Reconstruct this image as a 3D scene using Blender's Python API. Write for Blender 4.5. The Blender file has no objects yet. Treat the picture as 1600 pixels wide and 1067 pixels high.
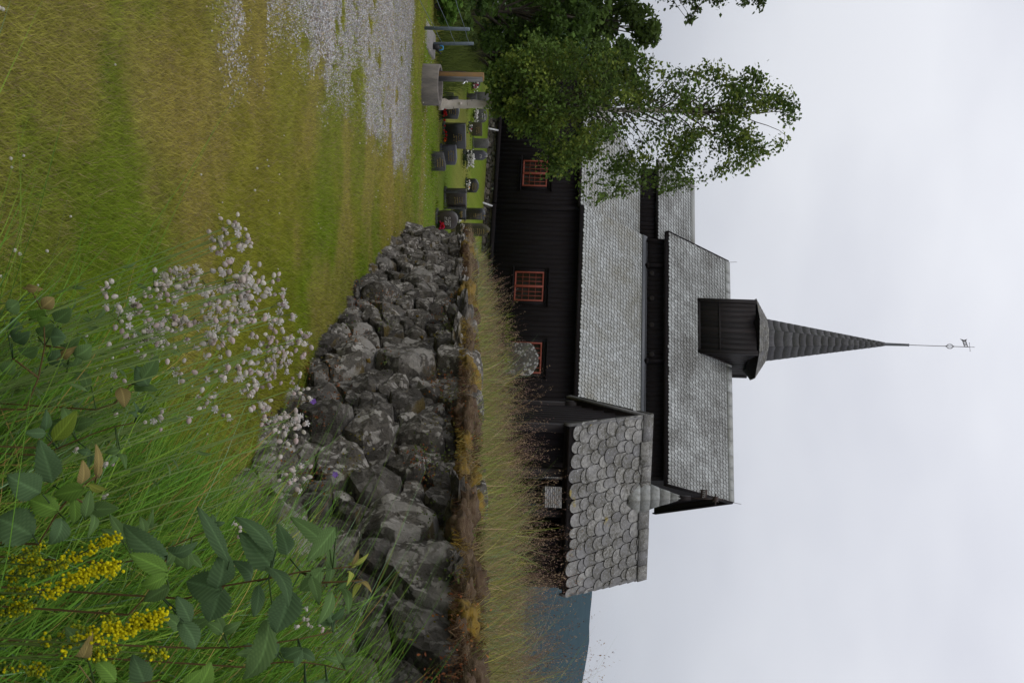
import bpy, bmesh, math, random
import numpy as np
from mathutils import Vector, noise as mnoise
random.seed(7); rng = np.random.default_rng(7)
SC = bpy.context.scene

# ------------------------------------------------------------------ camera
# The photograph is a portrait frame stored on its side, so the camera is rolled by a quarter turn.
F = 1700.; HOR = 700.; ROLL = .033
PITCH = math.atan((HOR - 800) / F)
EYE = np.array([0, 0, 1.6])
def ray(x, y):
    a = (y - 533.5) / F; b = (x - 800) / F
    aw = a * math.cos(ROLL) - b * math.sin(ROLL); bw = a * math.sin(ROLL) + b * math.cos(ROLL)
    cp, sp = math.cos(PITCH), math.sin(PITCH)
    return np.array([aw, cp - bw * sp, sp + bw * cp])
def at(x, y, Y):
    d = ray(x, y); return EYE + d * (Y / d[1])
def on_plane(x, y, p0, n):
    d = ray(x, y); return EYE + d * (np.dot(np.array(p0) - EYE, n) / np.dot(d, n))
fwd = ray(800, 533.5); fwd = fwd / np.linalg.norm(fwd)
upv = ray(1000, 533.5) / np.linalg.norm(ray(1000, 533.5)); upv = upv - fwd * upv.dot(fwd); upv /= np.linalg.norm(upv)
rgt = np.cross(fwd, upv)
from mathutils import Matrix
cam_data = bpy.data.cameras.new('camera'); cam = bpy.data.objects.new('camera', cam_data)
SC.collection.objects.link(cam); SC.camera = cam
Xc, Yc, Zc = upv, -rgt, -fwd
cam.matrix_world = Matrix(((Xc[0], Yc[0], Zc[0], EYE[0]), (Xc[1], Yc[1], Zc[1], EYE[1]), (Xc[2], Yc[2], Zc[2], EYE[2]), (0, 0, 0, 1)))
cam_data.sensor_width = 36; cam_data.lens = 36 * F / 1600; cam_data.clip_start = .05; cam_data.clip_end = 20000
cam_data.dof.use_dof = True; cam_data.dof.focus_distance = 14; cam_data.dof.aperture_fstop = 40

# ------------------------------------------------------------------ world, sun, exposure
SUN_EL, SUN_AZ = math.radians(52), math.radians(215)
wd = bpy.data.worlds.new('World'); SC.world = wd; wd.use_nodes = True
nt = wd.node_tree; nt.nodes.clear(); W = nt.nodes.new; L = nt.links.new
wo = W('ShaderNodeOutputWorld'); bg = W('ShaderNodeBackground'); bg.inputs[1].default_value = .1
sky = W('ShaderNodeTexSky'); sky.sky_type = 'NISHITA'; sky.sun_disc = False
sky.sun_elevation = SUN_EL; sky.sun_rotation = SUN_AZ
tc = W('ShaderNodeTexCoord'); sep = W('ShaderNodeSeparateXYZ'); L(tc.outputs['Generated'], sep.inputs[0])
mp = W('ShaderNodeMapping'); mp.inputs['Scale'].default_value = (1, 1, 2.2); L(tc.outputs['Generated'], mp.inputs[0])
n1 = W('ShaderNodeTexNoise'); n1.inputs['Scale'].default_value = 1.9; n1.inputs['Detail'].default_value = 4; n1.inputs['Roughness'].default_value = .5
L(mp.outputs[0], n1.inputs[0])
cr = W('ShaderNodeValToRGB'); cr.color_ramp.elements[0].position = .3; cr.color_ramp.elements[0].color = (4.85, 4.95, 5.55, 1)
cr.color_ramp.elements[1].position = .68; cr.color_ramp.elements[1].color = (6.7, 6.8, 7.2, 1); L(n1.outputs[0], cr.inputs[0])
el = W('ShaderNodeMapRange'); el.inputs['From Min'].default_value = 0; el.inputs['From Max'].default_value = 1
el.inputs['To Min'].default_value = .90; el.inputs['To Max'].default_value = 1.9; L(sep.outputs[2], el.inputs[0])
mu = W('ShaderNodeVectorMath'); mu.operation = 'SCALE'; L(cr.outputs[0], mu.inputs[0]); L(el.outputs[0], mu.inputs['Scale'])
mx = W('ShaderNodeMix'); mx.data_type = 'RGBA'; mx.inputs[0].default_value = .94
L(sky.outputs[0], mx.inputs[6]); L(mu.outputs[0], mx.inputs[7]); L(mx.outputs[2], bg.inputs[0]); L(bg.outputs[0], wo.inputs[0])
sl = bpy.data.lights.new('sun', 'SUN'); sl.energy = .7; sl.angle = math.radians(25); sl.color = (1, .97, .92)
so = bpy.data.objects.new('sun', sl); SC.collection.objects.link(so)
sd = Vector((math.sin(SUN_AZ) * math.cos(SUN_EL), math.cos(SUN_AZ) * math.cos(SUN_EL), math.sin(SUN_EL)))
so.rotation_euler = sd.to_track_quat('Z', 'Y').to_euler(); so.location = (0, -5, 30)
SC.view_settings.view_transform = 'Standard'; SC.view_settings.look = 'None'
SC.view_settings.exposure = .15; SC.view_settings.gamma = 1

# ------------------------------------------------------------------ materials
def newmat(name):
    m = bpy.data.materials.new(name); m.use_nodes = True; t = m.node_tree
    p = t.nodes['Principled BSDF']; return m, t, p
def mixc(t, fac, a, b):
    n = t.nodes.new('ShaderNodeMix'); n.data_type = 'RGBA'
    for s, v in ((0, fac), (6, a), (7, b)):
        if hasattr(v, 'links') or hasattr(v, 'is_output'): t.links.new(v, n.inputs[s])
        elif isinstance(v, (int, float)): n.inputs[s].default_value = v
        else: n.inputs[s].default_value = (*v, 1)
    return n.outputs[2]
def noise(t, scale, detail=5, rough=.6, vec=None, stretch=None, out=0):
    n = t.nodes.new('ShaderNodeTexNoise'); n.inputs['Scale'].default_value = scale
    n.inputs['Detail'].default_value = detail; n.inputs['Roughness'].default_value = rough
    c = t.nodes.new('ShaderNodeTexCoord'); src = c.outputs['Object']
    if stretch:
        mpn = t.nodes.new('ShaderNodeMapping'); mpn.inputs['Scale'].default_value = stretch
        t.links.new(src, mpn.inputs[0]); src = mpn.outputs[0]
    t.links.new(src, n.inputs[0]); return n.outputs[out]
def ramp(t, src, p0, p1, c0=(0, 0, 0), c1=(1, 1, 1)):
    r = t.nodes.new('ShaderNodeValToRGB'); r.color_ramp.elements[0].position = p0; r.color_ramp.elements[1].position = p1
    r.color_ramp.elements[0].color = (*c0, 1); r.color_ramp.elements[1].color = (*c1, 1)
    t.links.new(src, r.inputs[0]); return r.outputs[0]
def bumpn(t, p, src, strength, dist):
    b = t.nodes.new('ShaderNodeBump'); b.inputs['Strength'].default_value = strength; b.inputs['Distance'].default_value = dist
    t.links.new(src, b.inputs['Height']); t.links.new(b.outputs[0], p.inputs['Normal'])
def attr(t, name, out='Fac'):
    a = t.nodes.new('ShaderNodeAttribute'); a.attribute_name = name; return a.outputs[out]
def mulc(t, col, fac, lo, hi):
    m = t.nodes.new('ShaderNodeMapRange'); m.inputs['To Min'].default_value = lo; m.inputs['To Max'].default_value = hi
    t.links.new(fac, m.inputs[0]); v = t.nodes.new('ShaderNodeVectorMath'); v.operation = 'SCALE'
    t.links.new(col, v.inputs[0]); t.links.new(m.outputs[0], v.inputs['Scale']); return v.outputs[0]
def simple(name, c1, c2=None, scale=8, rough=.8, bump=0, dist=.01, stretch=None, tint=None, metal=0, spec=.3):
    m, t, p = newmat(name); c2 = c2 or tuple(c * .7 for c in c1)
    n = noise(t, scale, stretch=stretch); col = mixc(t, ramp(t, n, .35, .65), c1, c2)
    if tint: col = mulc(t, col, attr(t, 'tint'), *tint)
    t.links.new(col, p.inputs['Base Color']); p.inputs['Roughness'].default_value = rough; p.inputs['Metallic'].default_value = metal
    p.inputs['Specular IOR Level'].default_value = spec
    if bump: bumpn(t, p, noise(t, scale * 2, stretch=stretch), bump, dist)
    return m
def foliage(name, translucent=.3, rough=.55, spec=.25):
    m, t, p = newmat(name); c = attr(t, 'Col', 'Color'); t.links.new(c, p.inputs['Base Color'])
    p.inputs['Roughness'].default_value = rough; p.inputs['Specular IOR Level'].default_value = spec
    tr = t.nodes.new('ShaderNodeBsdfTranslucent'); t.links.new(c, tr.inputs[0])
    ms = t.nodes.new('ShaderNodeMixShader'); ms.inputs[0].default_value = translucent
    t.links.new(p.outputs[0], ms.inputs[1]); t.links.new(tr.outputs[0], ms.inputs[2])
    t.links.new(ms.outputs[0], t.nodes['Material Output'].inputs[0]); return m
def stone_mat(name, base=(.058, .052, .044), base2=(.165, .148, .125), lichen=(.55, .515, .46), lsc=8, lthr=.33, moss=1., grain=1.):
    m, t, p = newmat(name)
    col = mixc(t, ramp(t, noise(t, 3.2 * grain, 8, .65), .35, .7), base, base2)
    col = mulc(t, col, attr(t, 'tint'), .65, 1.4)
    col = mixc(t, ramp(t, noise(t, 45 * grain, 4, .7), .5, .75), col, (.02, .019, .017))
    # pale lichen: round crusts whose edges are broken by noise, gathered in patches
    for sc, th, pa, pb, cc in ((lsc, lthr * 1.05, .475, .53, lichen), (lsc * 2.3, lthr * 1.1, .45, .52, tuple(c * .85 for c in lichen)), (lsc * .45, lthr * 1.3, .50, .56, tuple(c * .7 for c in lichen))):
        c = t.nodes.new('ShaderNodeTexCoord')
        wv = t.nodes.new('ShaderNodeTexNoise'); wv.inputs['Scale'].default_value = sc * 2; wv.inputs['Detail'].default_value = 6; t.links.new(c.outputs['Object'], wv.inputs[0])
        av = t.nodes.new('ShaderNodeVectorMath'); av.operation = 'MULTIPLY_ADD'; t.links.new(wv.outputs['Color'], av.inputs[0])
        av.inputs[1].default_value = (.75 / sc,) * 3; t.links.new(c.outputs['Object'], av.inputs[2])
        vo = t.nodes.new('ShaderNodeTexVoronoi'); vo.inputs['Scale'].default_value = sc; t.links.new(av.outputs[0], vo.inputs[0])
        spots = ramp(t, vo.outputs['Distance'], th, th + .05, (1, 1, 1), (0, 0, 0))
        patch = ramp(t, noise(t, sc * .33, 3, .55), pa, pb)
        f = t.nodes.new('ShaderNodeMath'); f.operation = 'MULTIPLY'; t.links.new(spots, f.inputs[0]); t.links.new(patch, f.inputs[1])
        sel = ramp(t, attr(t, 'tint'), .2, .75, (.3, .3, .3), (1, 1, 1)); f2_ = t.nodes.new('ShaderNodeMath'); f2_.operation = 'MULTIPLY'; t.links.new(f.outputs[0], f2_.inputs[0]); t.links.new(sel, f2_.inputs[1]); f = f2_
        lc = mixc(t, noise(t, 60, 3, .6), cc, tuple(q * .6 for q in cc)); col = mixc(t, f.outputs[0], col, lc)
    if moss:
        g = t.nodes.new('ShaderNodeNewGeometry'); s = t.nodes.new('ShaderNodeSeparateXYZ'); t.links.new(g.outputs['Normal'], s.inputs[0])
        mn = noise(t, 2.1, 5, .6); f = t.nodes.new('ShaderNodeMath'); f.operation = 'MULTIPLY'
        t.links.new(ramp(t, s.outputs[2], .25, .8), f.inputs[0]); t.links.new(ramp(t, mn, .56, .64), f.inputs[1])
        f2 = t.nodes.new('ShaderNodeMath'); f2.operation = 'MULTIPLY'; t.links.new(f.outputs[0], f2.inputs[0]); f2.inputs[1].default_value = .85 * moss
        col = mixc(t, f2.outputs[0], col, mixc(t, noise(t, 50), (.06, .04, .012), (.14, .10, .02)))
    t.links.new(col, p.inputs['Base Color']); p.inputs['Roughness'].default_value = .92; p.inputs['Specular IOR Level'].default_value = .2
    bumpn(t, p, noise(t, 16 * grain, 10, .75), 1., .05); return m
def slate_mat(name, base, base2, dark, dscale=1.3, dlo=.5, dhi=.72, spots=True, yellow=False):
    m, t, p = newmat(name)
    col = mixc(t, attr(t, 'tint'), base, base2)
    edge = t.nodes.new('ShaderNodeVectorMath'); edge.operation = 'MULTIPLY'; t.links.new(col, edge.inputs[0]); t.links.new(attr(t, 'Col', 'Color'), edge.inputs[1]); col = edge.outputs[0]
    col = mixc(t, ramp(t, noise(t, 14, 6, .7), .4, .7), col, tuple(c * .78 for c in base2))
    f = t.nodes.new('ShaderNodeMath'); f.operation = 'MULTIPLY'
    t.links.new(ramp(t, noise(t, dscale, 4, .55), dlo, dhi), f.inputs[0]); t.links.new(ramp(t, noise(t, 22, 5, .75), .38, .56), f.inputs[1])
    col = mixc(t, f.outputs[0], col, dark)
    if spots: col = mixc(t, ramp(t, noise(t, 33, 4, .7), .60, .68), col, (.40, .40, .37))
    if yellow: col = mixc(t, ramp(t, noise(t, 2.1, 5, .6), .66, .74), col, (.25, .19, .03))
    t.links.new(col, p.inputs['Base Color']); p.inputs['Roughness'].default_value = .75; p.inputs['Specular IOR Level'].default_value = .3
    bumpn(t, p, noise(t, 40, 6, .7), .35, .01); return m
MAT = dict(
    tar=simple('tarred_wood', (.0115, .0095, .0105), (.0085, .0062, .0058), 6, .8, .12, .006, (3, 3, .25), (.95, 1.05), spec=.1),
    tarbrown=simple('brown_tarred_wood', (.015, .0105, .0095), (.009, .0072, .0075), 7, .65, .5, .01, (3, 3, .3), (.6, 1.4), spec=.25),
    gold_wood=simple('ochre_wood', (.11, .06, .02), (.03, .018, .01), 7, .7, .3, .01, (3, 3, .3)),
    red=simple('red_window_paint', (.21, .047, .028), (.16, .035, .021), 12, .6, .1, .003),
    glass=simple('dark_pane', (.012, .010, .007), (.02, .014, .008), 5, .3, 0, spec=.15),
    slate=slate_mat('roof_slate', (.41, .425, .415), (.25, .255, .245), (.085, .08, .07), .8, .42, .66),
    slate_clean=slate_mat('aisle_slate', (.42, .435, .43), (.27, .275, .26), (.16, .145, .10), .8, .45, .75),
    slate_rough=slate_mat('lychgate_slate', (.30, .29, .265), (.14, .137, .138), (.075, .07, .055), 3., .36, .58, True, True),
    slate_spire=slate_mat('spire_slate', (.19, .185, .20), (.12, .115, .125), (.10, .10, .095), 1.2, .5, .7, False),
    under=simple('roof_underlay', (.03, .03, .028), None, 8, .9),
    lead=simple('lead_flashing', (.12, .125, .14), (.09, .095, .10), 10, .5, .1, .004),
    iron=simple('wrought_iron', (.03, .025, .022), (.045, .025, .018), 20, .6),
    palefig=simple('pale_numerals', (.35, .34, .32), (.25, .24, .22), 20, .7),
    stone=stone_mat('lichen_stone'),
    stone2=stone_mat('foundation_stone', (.10, .085, .07), (.22, .185, .155), (.33, .31, .285), 7, .34, .5),
    gravelichen=stone_mat('lichened_gravestone', (.07, .067, .057), (.13, .12, .10), (.6, .6, .57), 11, .32, 0),
    bark=None, concrete=simple('weathered_concrete', (.17, .15, .13), (.10, .09, .08), 9, .9, .3, .006, (1, 1, .3)),
    slab=simple('concrete_slab', (.25, .23, .215), (.19, .18, .165), 7, .9, .3, .006),
    soil=simple('dark_soil', (.035, .028, .02), (.06, .05, .035), 30, .95, .6, .02),
    galv=simple('painted_steel', (.13, .16, .19), (.10, .125, .15), 14, .5, 0, metal=.0),
    chrome=simple('tap_metal', (.6, .6, .6), (.5, .5, .5), 10, .25, 0, metal=.9),
    rubber=simple('black_rubber', (.012, .012, .013), (.02, .02, .02), 10, .5),
    orange_wood=simple('orange_lichened_post', (.22, .12, .04), (.15, .10, .05), 14, .85, .4, .006, (1, 1, .4)),
    grey_wood=simple('grey_weathered_wood', (.17, .165, .16), (.10, .10, .10), 10, .85, .3, .005, (3, 3, .3)),
    white_pipe=simple('white_plastic', (.55, .55, .55), (.42, .42, .42), 14, .5),
    g_black=simple('polished_black_granite', (.010, .010, .010), (.02, .02, .02), 60, .3, spec=.5),
    g_rough=simple('rough_black_granite', (.07, .068, .065), (.03, .03, .03), 26, .85, .6, .01),
    g_grey=simple('grey_granite', (.11, .105, .10), (.06, .058, .055), 35, .8, .4, .006),
    g_blue=simple('blue_grey_granite', (.055, .055, .068), (.04, .04, .05), 60, .4, spec=.4),
    g_brown=simple('brown_granite', (.045, .034, .029), (.03, .024, .021), 50, .4, spec=.4),
    g_olive=simple('mossy_granite', (.06, .052, .026), (.035, .032, .02), 20, .85, .3, .006),
    gold=simple('gold_lettering', (.22, .16, .05), (.14, .10, .035), 30, .5), silver=simple('pale_lettering', (.5, .48, .45), (.4, .38, .36), 30, .6),
    house=simple('white_house_paint', (.6, .6, .58), (.5, .5, .5), 2, .8), roofgrey=simple('grey_metal_roof', (.25, .25, .29), (.21, .21, .25), 2, .7),
    dark=simple('dark_window', (.02, .02, .022), None, 2, .3), leaf=foliage('leaves', .32, .75, .12), grass=foliage('grass_blades', .3, .8, .06),
    petal=foliage('petals', .5, .8, .08), wood=simple('branch_bark', (.05, .04, .03), (.09, .075, .06), 20, .9, .5, .01),
    blue=simple('blue_plastic', (.05, .25, .5), (.04, .2, .42), 10, .4),
    moss=simple('moss_cushion', (.20, .125, .016), (.08, .055, .014), 14, .95, .8, .015), heath=simple('brown_moss', (.055, .03, .016), (.095, .065, .035), 22, .95, .8, .015))
def bark_mat():
    m, t, p = newmat('birch_bark')
    col = mixc(t, ramp(t, noise(t, 5, 5, .6), .3, .7), (.56, .50, .44), (.38, .33, .28))
    col = mixc(t, ramp(t, noise(t, 4, 4, .7, stretch=(1, 1, 6)), .62, .66), col, (.03, .026, .022))
    col = mixc(t, ramp(t, noise(t, 3, 3, .6), .62, .68), col, (.12, .105, .09))
    t.links.new(col, p.inputs['Base Color']); p.inputs['Roughness'].default_value = .8
    bumpn(t, p, noise(t, 30, 5, .6, stretch=(1, 1, 3)), .4, .008); return m
MAT['bark'] = bark_mat()

# ------------------------------------------------------------------ mesh helpers
class Geo:
    def __init__(s): s.v = []; s.n = 0; s.loops = []; s.sizes = []; s.col = []; s.tint = []
    def add(s, verts, faces, col=None, tint=.5):
        verts = np.asarray(verts, float).reshape(-1, 3); k = len(verts)
        if isinstance(faces, np.ndarray):
            s.loops.append((faces + s.n).ravel()); s.sizes.append(np.full(len(faces), faces.shape[1]))
        else:
            s.loops.append(np.array([i + s.n for f in faces for i in f], dtype=np.int64)); s.sizes.append(np.array([len(f) for f in faces]))
        s.v.append(verts); s.n += k
        c = np.ones((k, 3)) * .2 if col is None else np.broadcast_to(np.asarray(col, float), (k, 3)); s.col.append(c)
        s.tint.append(np.broadcast_to(np.asarray(tint, float), (k,)))
    def build(s, name, mat, parent=None, smooth=False, bevel=0, origin=None):
        V = np.concatenate(s.v); o = np.zeros(3)
        if parent is not None: o = np.array(parent.get('_o', (0, 0, 0)))
        elif origin is not None: o = np.array(origin, float)
        V = V - o; Lp = np.concatenate(s.loops).astype(np.int32); S = np.concatenate(s.sizes).astype(np.int32)
        me = bpy.data.meshes.new(name); me.vertices.add(len(V)); me.vertices.foreach_set('co', V.astype(np.float32).ravel())
        me.loops.add(len(Lp)); me.loops.foreach_set('vertex_index', Lp)
        me.polygons.add(len(S)); me.polygons.foreach_set('loop_start', np.concatenate([[0], np.cumsum(S)[:-1]]).astype(np.int32))
        me.update(calc_edges=True); me.validate()
        C = np.concatenate(s.col); a = me.attributes.new('Col', 'FLOAT_COLOR', 'POINT')
        a.data.foreach_set('color', np.concatenate([C, np.ones((len(C), 1))], 1).astype(np.float32).ravel())
        b = me.attributes.new('tint', 'FLOAT', 'POINT'); b.data.foreach_set('value', np.concatenate(s.tint).astype(np.float32))
        if bevel:
            bm = bmesh.new(); bm.from_mesh(me); bm.normal_update()
            ed = [e for e in bm.edges if len(e.link_faces) == 2 and e.calc_face_angle(0) > .5]
            bmesh.ops.bevel(bm, geom=ed, offset=bevel, segments=1, affect='EDGES', profile=.5); bm.to_mesh(me); bm.free()
        if smooth: me.polygons.foreach_set('use_smooth', np.ones(len(me.polygons), bool))
        me.materials.append(MAT[mat] if isinstance(mat, str) else mat)
        ob = bpy.data.objects.new(name, me); SC.collection.objects.link(ob)
        if parent is not None: ob.parent = parent
        else: ob.location = o
        ob['_o'] = tuple(float(q) for q in o)
        return ob
    def build_each(s, name, mat, parent=None, smooth=False, bevel=0):
        n0 = 0
        for v, l, z, c, t in zip(s.v, s.loops, s.sizes, s.col, s.tint):
            q = Geo(); q.v = [v]; q.loops = [l - n0]; q.sizes = [z]; q.col = [c]; q.tint = [t]; q.n = len(v); n0 += len(v); q.build(name, mat, parent, smooth, bevel)
    # shapes
    def box(s, c, size, ax=None, tint=None):
        c = np.array(c, float); X, Y, Z = ax if ax is not None else (np.array([1, 0, 0]), np.array([0, 1, 0]), np.array([0, 0, 1.]))
        h = np.array(size, float) / 2
        v = [c + X * h[0] * i + Y * h[1] * j + Z * h[2] * k for k in (-1, 1) for j in (-1, 1) for i in (-1, 1)]
        s.add(v, [(0, 2, 3, 1), (4, 5, 7, 6), (0, 1, 5, 4), (2, 6, 7, 3), (0, 4, 6, 2), (1, 3, 7, 5)], tint=random.random() if tint is None else tint)
    def tube(s, pts, rad, n=6, col=None, cap=True):
        pts = [np.array(p, float) for p in pts]; m = len(pts)
        if np.isscalar(rad): rad = [rad] * m
        vs = []; t0 = None
        for i in range(m):
            t = pts[min(i + 1, m - 1)] - pts[max(i - 1, 0)]; t = t / (np.linalg.norm(t) + 1e-9)
            if t0 is None:
                a = np.cross(t, [0, 0, 1.]);  a = np.cross(t, [1., 0, 0]) if np.linalg.norm(a) < .2 else a
            else: a = a - t * a.dot(t)
            a = a / np.linalg.norm(a); b = np.cross(t, a); t0 = t
            for k in range(n):
                q = 2 * math.pi * k / n; vs.append(pts[i] + rad[i] * (a * math.cos(q) + b * math.sin(q)))
        fs = [(i * n + k, i * n + (k + 1) % n, (i + 1) * n + (k + 1) % n, (i + 1) * n + k) for i in range(m - 1) for k in range(n)]
        if cap: fs += [tuple(range(n))[::-1], tuple(range((m - 1) * n, m * n))]
        s.add(vs, fs, col)
    def prism(s, prof, o, ax, az, an, thick, tint=.5):
        """polygon prof (x,z) in plane ax,az at o; extruded from 0 to thick along an"""
        k = len(prof); o = np.array(o, float)
        f = [o + ax * x + az * z for x, z in prof]; b = [q + an * thick for q in f]
        s.add(f + b, [tuple(range(k)), tuple(range(k, 2 * k))[::-1]] + [(i, i + k, (i + 1) % k + k, (i + 1) % k) for i in range(k)], tint=tint)
    def blob(s, c, r, amp=.2, freq=3, col=None, tint=None, lev=2, sc=(1, 1, 1), seed=0):
        v, f = ICO[lev]; c = np.array(c, float)
        d = np.array([1 + amp * mnoise.noise(Vector(p) * freq * .5 + Vector((seed * 3.1, seed * 1.7, seed))) for p in v])
        s.add(c + v * d[:, None] * np.array(sc) * r, f, col, random.random() if tint is None else tint)
def ico(l):
    bm = bmesh.new(); bmesh.ops.create_icosphere(bm, subdivisions=l, radius=1)
    v = np.array([p.co[:] for p in bm.verts]); f = np.array([[q.index for q in g.verts] for g in bm.faces]); bm.free(); return v, f
ICO = {l: ico(l) for l in (1, 2, 3)}
def info(o, label=None, cat=None, group=None, kind=None):
    if label: o['label'] = label
    if cat: o['category'] = cat
    if group: o['group'] = group
    if kind: o['kind'] = kind
    return o
def thing(name, label, cat, loc, group=None):
    o = bpy.data.objects.new(name, None); SC.collection.objects.link(o); o.empty_display_size = .1
    o.location = tuple(float(q) for q in loc); o['_o'] = tuple(float(q) for q in loc); return info(o, label, cat, group)
U = lambda a, b: random.uniform(a, b)
Zv = np.array([0, 0, 1.])
def unit(v): return np.asarray(v, float) / np.linalg.norm(v)
def fnoise(x, y, sc, seed=0., oct=3):
    """cheap smooth value noise on arrays"""
    out = np.zeros(np.shape(x)); amp = 1.; tot = 0
    for o in range(oct):
        X = np.asarray(x) * sc * 2 ** o + seed * 17.3 + o * 5.1; Y = np.asarray(y) * sc * 2 ** o + seed * 9.7 + o * 3.7
        xi = np.floor(X); yi = np.floor(Y); fx = X - xi; fy = Y - yi; fx = fx * fx * (3 - 2 * fx); fy = fy * fy * (3 - 2 * fy)
        h = lambda a, b: np.modf(np.abs(np.sin(a * 127.1 + b * 311.7) * 43758.5453))[0]
        v = (h(xi, yi) * (1 - fx) + h(xi + 1, yi) * fx) * (1 - fy) + (h(xi, yi + 1) * (1 - fx) + h(xi + 1, yi + 1) * fx) * fy
        out += v * amp; tot += amp; amp *= .5
    return out / tot

# ------------------------------------------------------------------ terrain
def sstep(a, b, x): t = np.clip((x - a) / (b - a), 0, 1); return t * t * (3 - 2 * t)
def gz(x, y):
    x = np.asarray(x, float); y = np.asarray(y, float)
    z = -.075 * np.minimum(y, 18) - .075 * 2 * (1 - np.exp(-np.maximum(y - 18, 0) / 2.)) * .5 - .029 * np.clip(y - 19, 0, 40)
    z = z + .85 * np.exp(-((x - 1.9) / .8) ** 2) * np.exp(-((y - 3.2) / 2.1) ** 2)
    e = np.maximum(np.maximum(y - 47, (-x - 13) * 1.0), np.maximum(x - 25, -y - 20)); e = np.maximum(e, 0)
    return z - 54 * (1 - np.exp(-e / 190.))
WPTS = np.array([(-1.74, 18.7), (-1.42, 17), (-.92, 14.5), (.08, 10.5), (.76, 8), (1.33, 6), (1.85, 4.5), (2.6, 2.4), (3.4, 0.)])
def wx(y): return np.interp(-np.asarray(y, float), -WPTS[:, 1], WPTS[:, 0])
def ztop(y): return 1.18 - (np.asarray(y, float) - 4.9) * .1057
def gsurf(x, y): return gz(x, y) + (fnoise(x, y, 1.4, 2) - .5) * .05
def gravel_mask(x, y):
    """0..1 share of bare gravel on the ground"""
    n = fnoise(x, y, 1.1, 3); n2 = fnoise(x * 1., y * .5, 5.0, 5, 4)
    band = sstep(12.4, 13.2, y + (n - .5) * 1.5) * (1 - sstep(18.0, 19.0, y + (n - .5) * .9)) * sstep(0, .5, -2.35 - .045 * np.maximum(y - 13, 0) ** 1.3 - x + (n - .5) * .9)
    edge = -1.25 - (y - 6) * .14
    p = sstep(0., 1.3, edge - x + (n - .5) * 1.2) * sstep(5., 7., y) * (1 - sstep(12.8, 13.5, y))
    patch = p * sstep(.40, .54, n2 * .85 + n * .15 + .12 * sstep(.1, 1.2, edge - x))
    return np.clip(np.maximum(band * sstep(.2, .36, n2), patch), 0, 1)
def weeds(x, y): return sstep(-.05, .2, x - np.interp(y, [1.2, 2.4, 3.4, 5., 6., 7.], [-.12, -.08, .14, .68, 1.05, 9.]))
def dry_mask(x, y): return np.clip(sstep(.42, .62, fnoise(x, y, 1.1, 11, 4)) * .6 + .5 * sstep(-.4, -2., x) * sstep(3, 6, y) + .3 * sstep(.2, -1., x) * sstep(9, 5, y), 0, 1)
def lawn_color(x, y):
    g = fnoise(x, y, .55, 21); d = dry_mask(x, y); h = fnoise(x, y, 6., 9)
    green = np.array([.165, .255, .016]); olive = np.array([.255, .265, .03]); dry = np.array([.46, .36, .105])
    c = green + (olive - green) * sstep(.35, .65, g)[..., None]
    far = sstep(17, 21, y)[..., None]
    c = c + (dry - c) * (d * .62)[..., None] * (1 - .8 * far)
    c = c * (1 - far) + far * (np.array([.19, .28, .02]) + (np.array([.3, .29, .06]) - np.array([.19, .28, .02])) * sstep(.35, .7, fnoise(x * .4, y * 1.5, 1., 31))[..., None])
    return c * (.8 + .4 * h)[..., None]
def lines(lo, d0, d1, hi, step):
    a = list(np.arange(d0, d1, step)); s = step; q = d1
    while q < hi: a.append(q); s *= 1.28; q += s
    a.append(hi); s = step; q = d0
    while q > lo: s *= 1.28; q -= s; a.append(max(q, lo))
    return np.array(sorted(set(a)))
xs = lines(-6500, -7, 4, 6500, .07); ys = lines(-6500, 2, 20, 6500, .08)
GX, GY = np.meshgrid(xs, ys); GZ = gz(GX, GY)
near = (np.abs(GX) < 12) & (GY < 40) & (GY > 0)
gm = gravel_mask(GX, GY); GZ = GZ + near * ((fnoise(GX, GY, 1.4, 2) - .5) * .05)
C = lawn_color(GX, GY) * .58; C = C * (1 - weeds(GX, GY)[..., None]) + np.array([.035, .05, .012]) * weeds(GX, GY)[..., None]
C = np.where((GY > 60)[..., None] | (GX < -22)[..., None], np.array([.055, .075, .03]), C)
g = Geo(); nx, ny = len(xs), len(ys); idx = np.arange(nx * ny).reshape(ny, nx)
g.add(np.stack([GX, GY, GZ], -1).reshape(-1, 3), np.stack([idx[:-1, :-1], idx[:-1, 1:], idx[1:, 1:], idx[1:, :-1]], -1).reshape(-1, 4), C.reshape(-1, 3), gm.ravel())
def ground_mat():
    m, t, p = newmat('lawn_ground'); c = attr(t, 'Col', 'Color')
    c = mulc(t, c, noise(t, 35, 6, .75), .45, 1.5)
    gv = mixc(t, noise(t, 120, 3, .8), (.28, .27, .28), (.12, .11, .105))
    gv = mixc(t, ramp(t, noise(t, 3, 5, .7), .45, .7), gv, (.16, .125, .09))
    c = mixc(t, attr(t, 'tint'), c, gv); t.links.new(c, p.inputs['Base Color']); p.inputs['Roughness'].default_value = .95; p.inputs['Specular IOR Level'].default_value = .1
    bumpn(t, p, noise(t, 60, 6, .8), .9, .03); return m
info(g.build('ground', ground_mat(), smooth=True), kind='structure')

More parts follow.
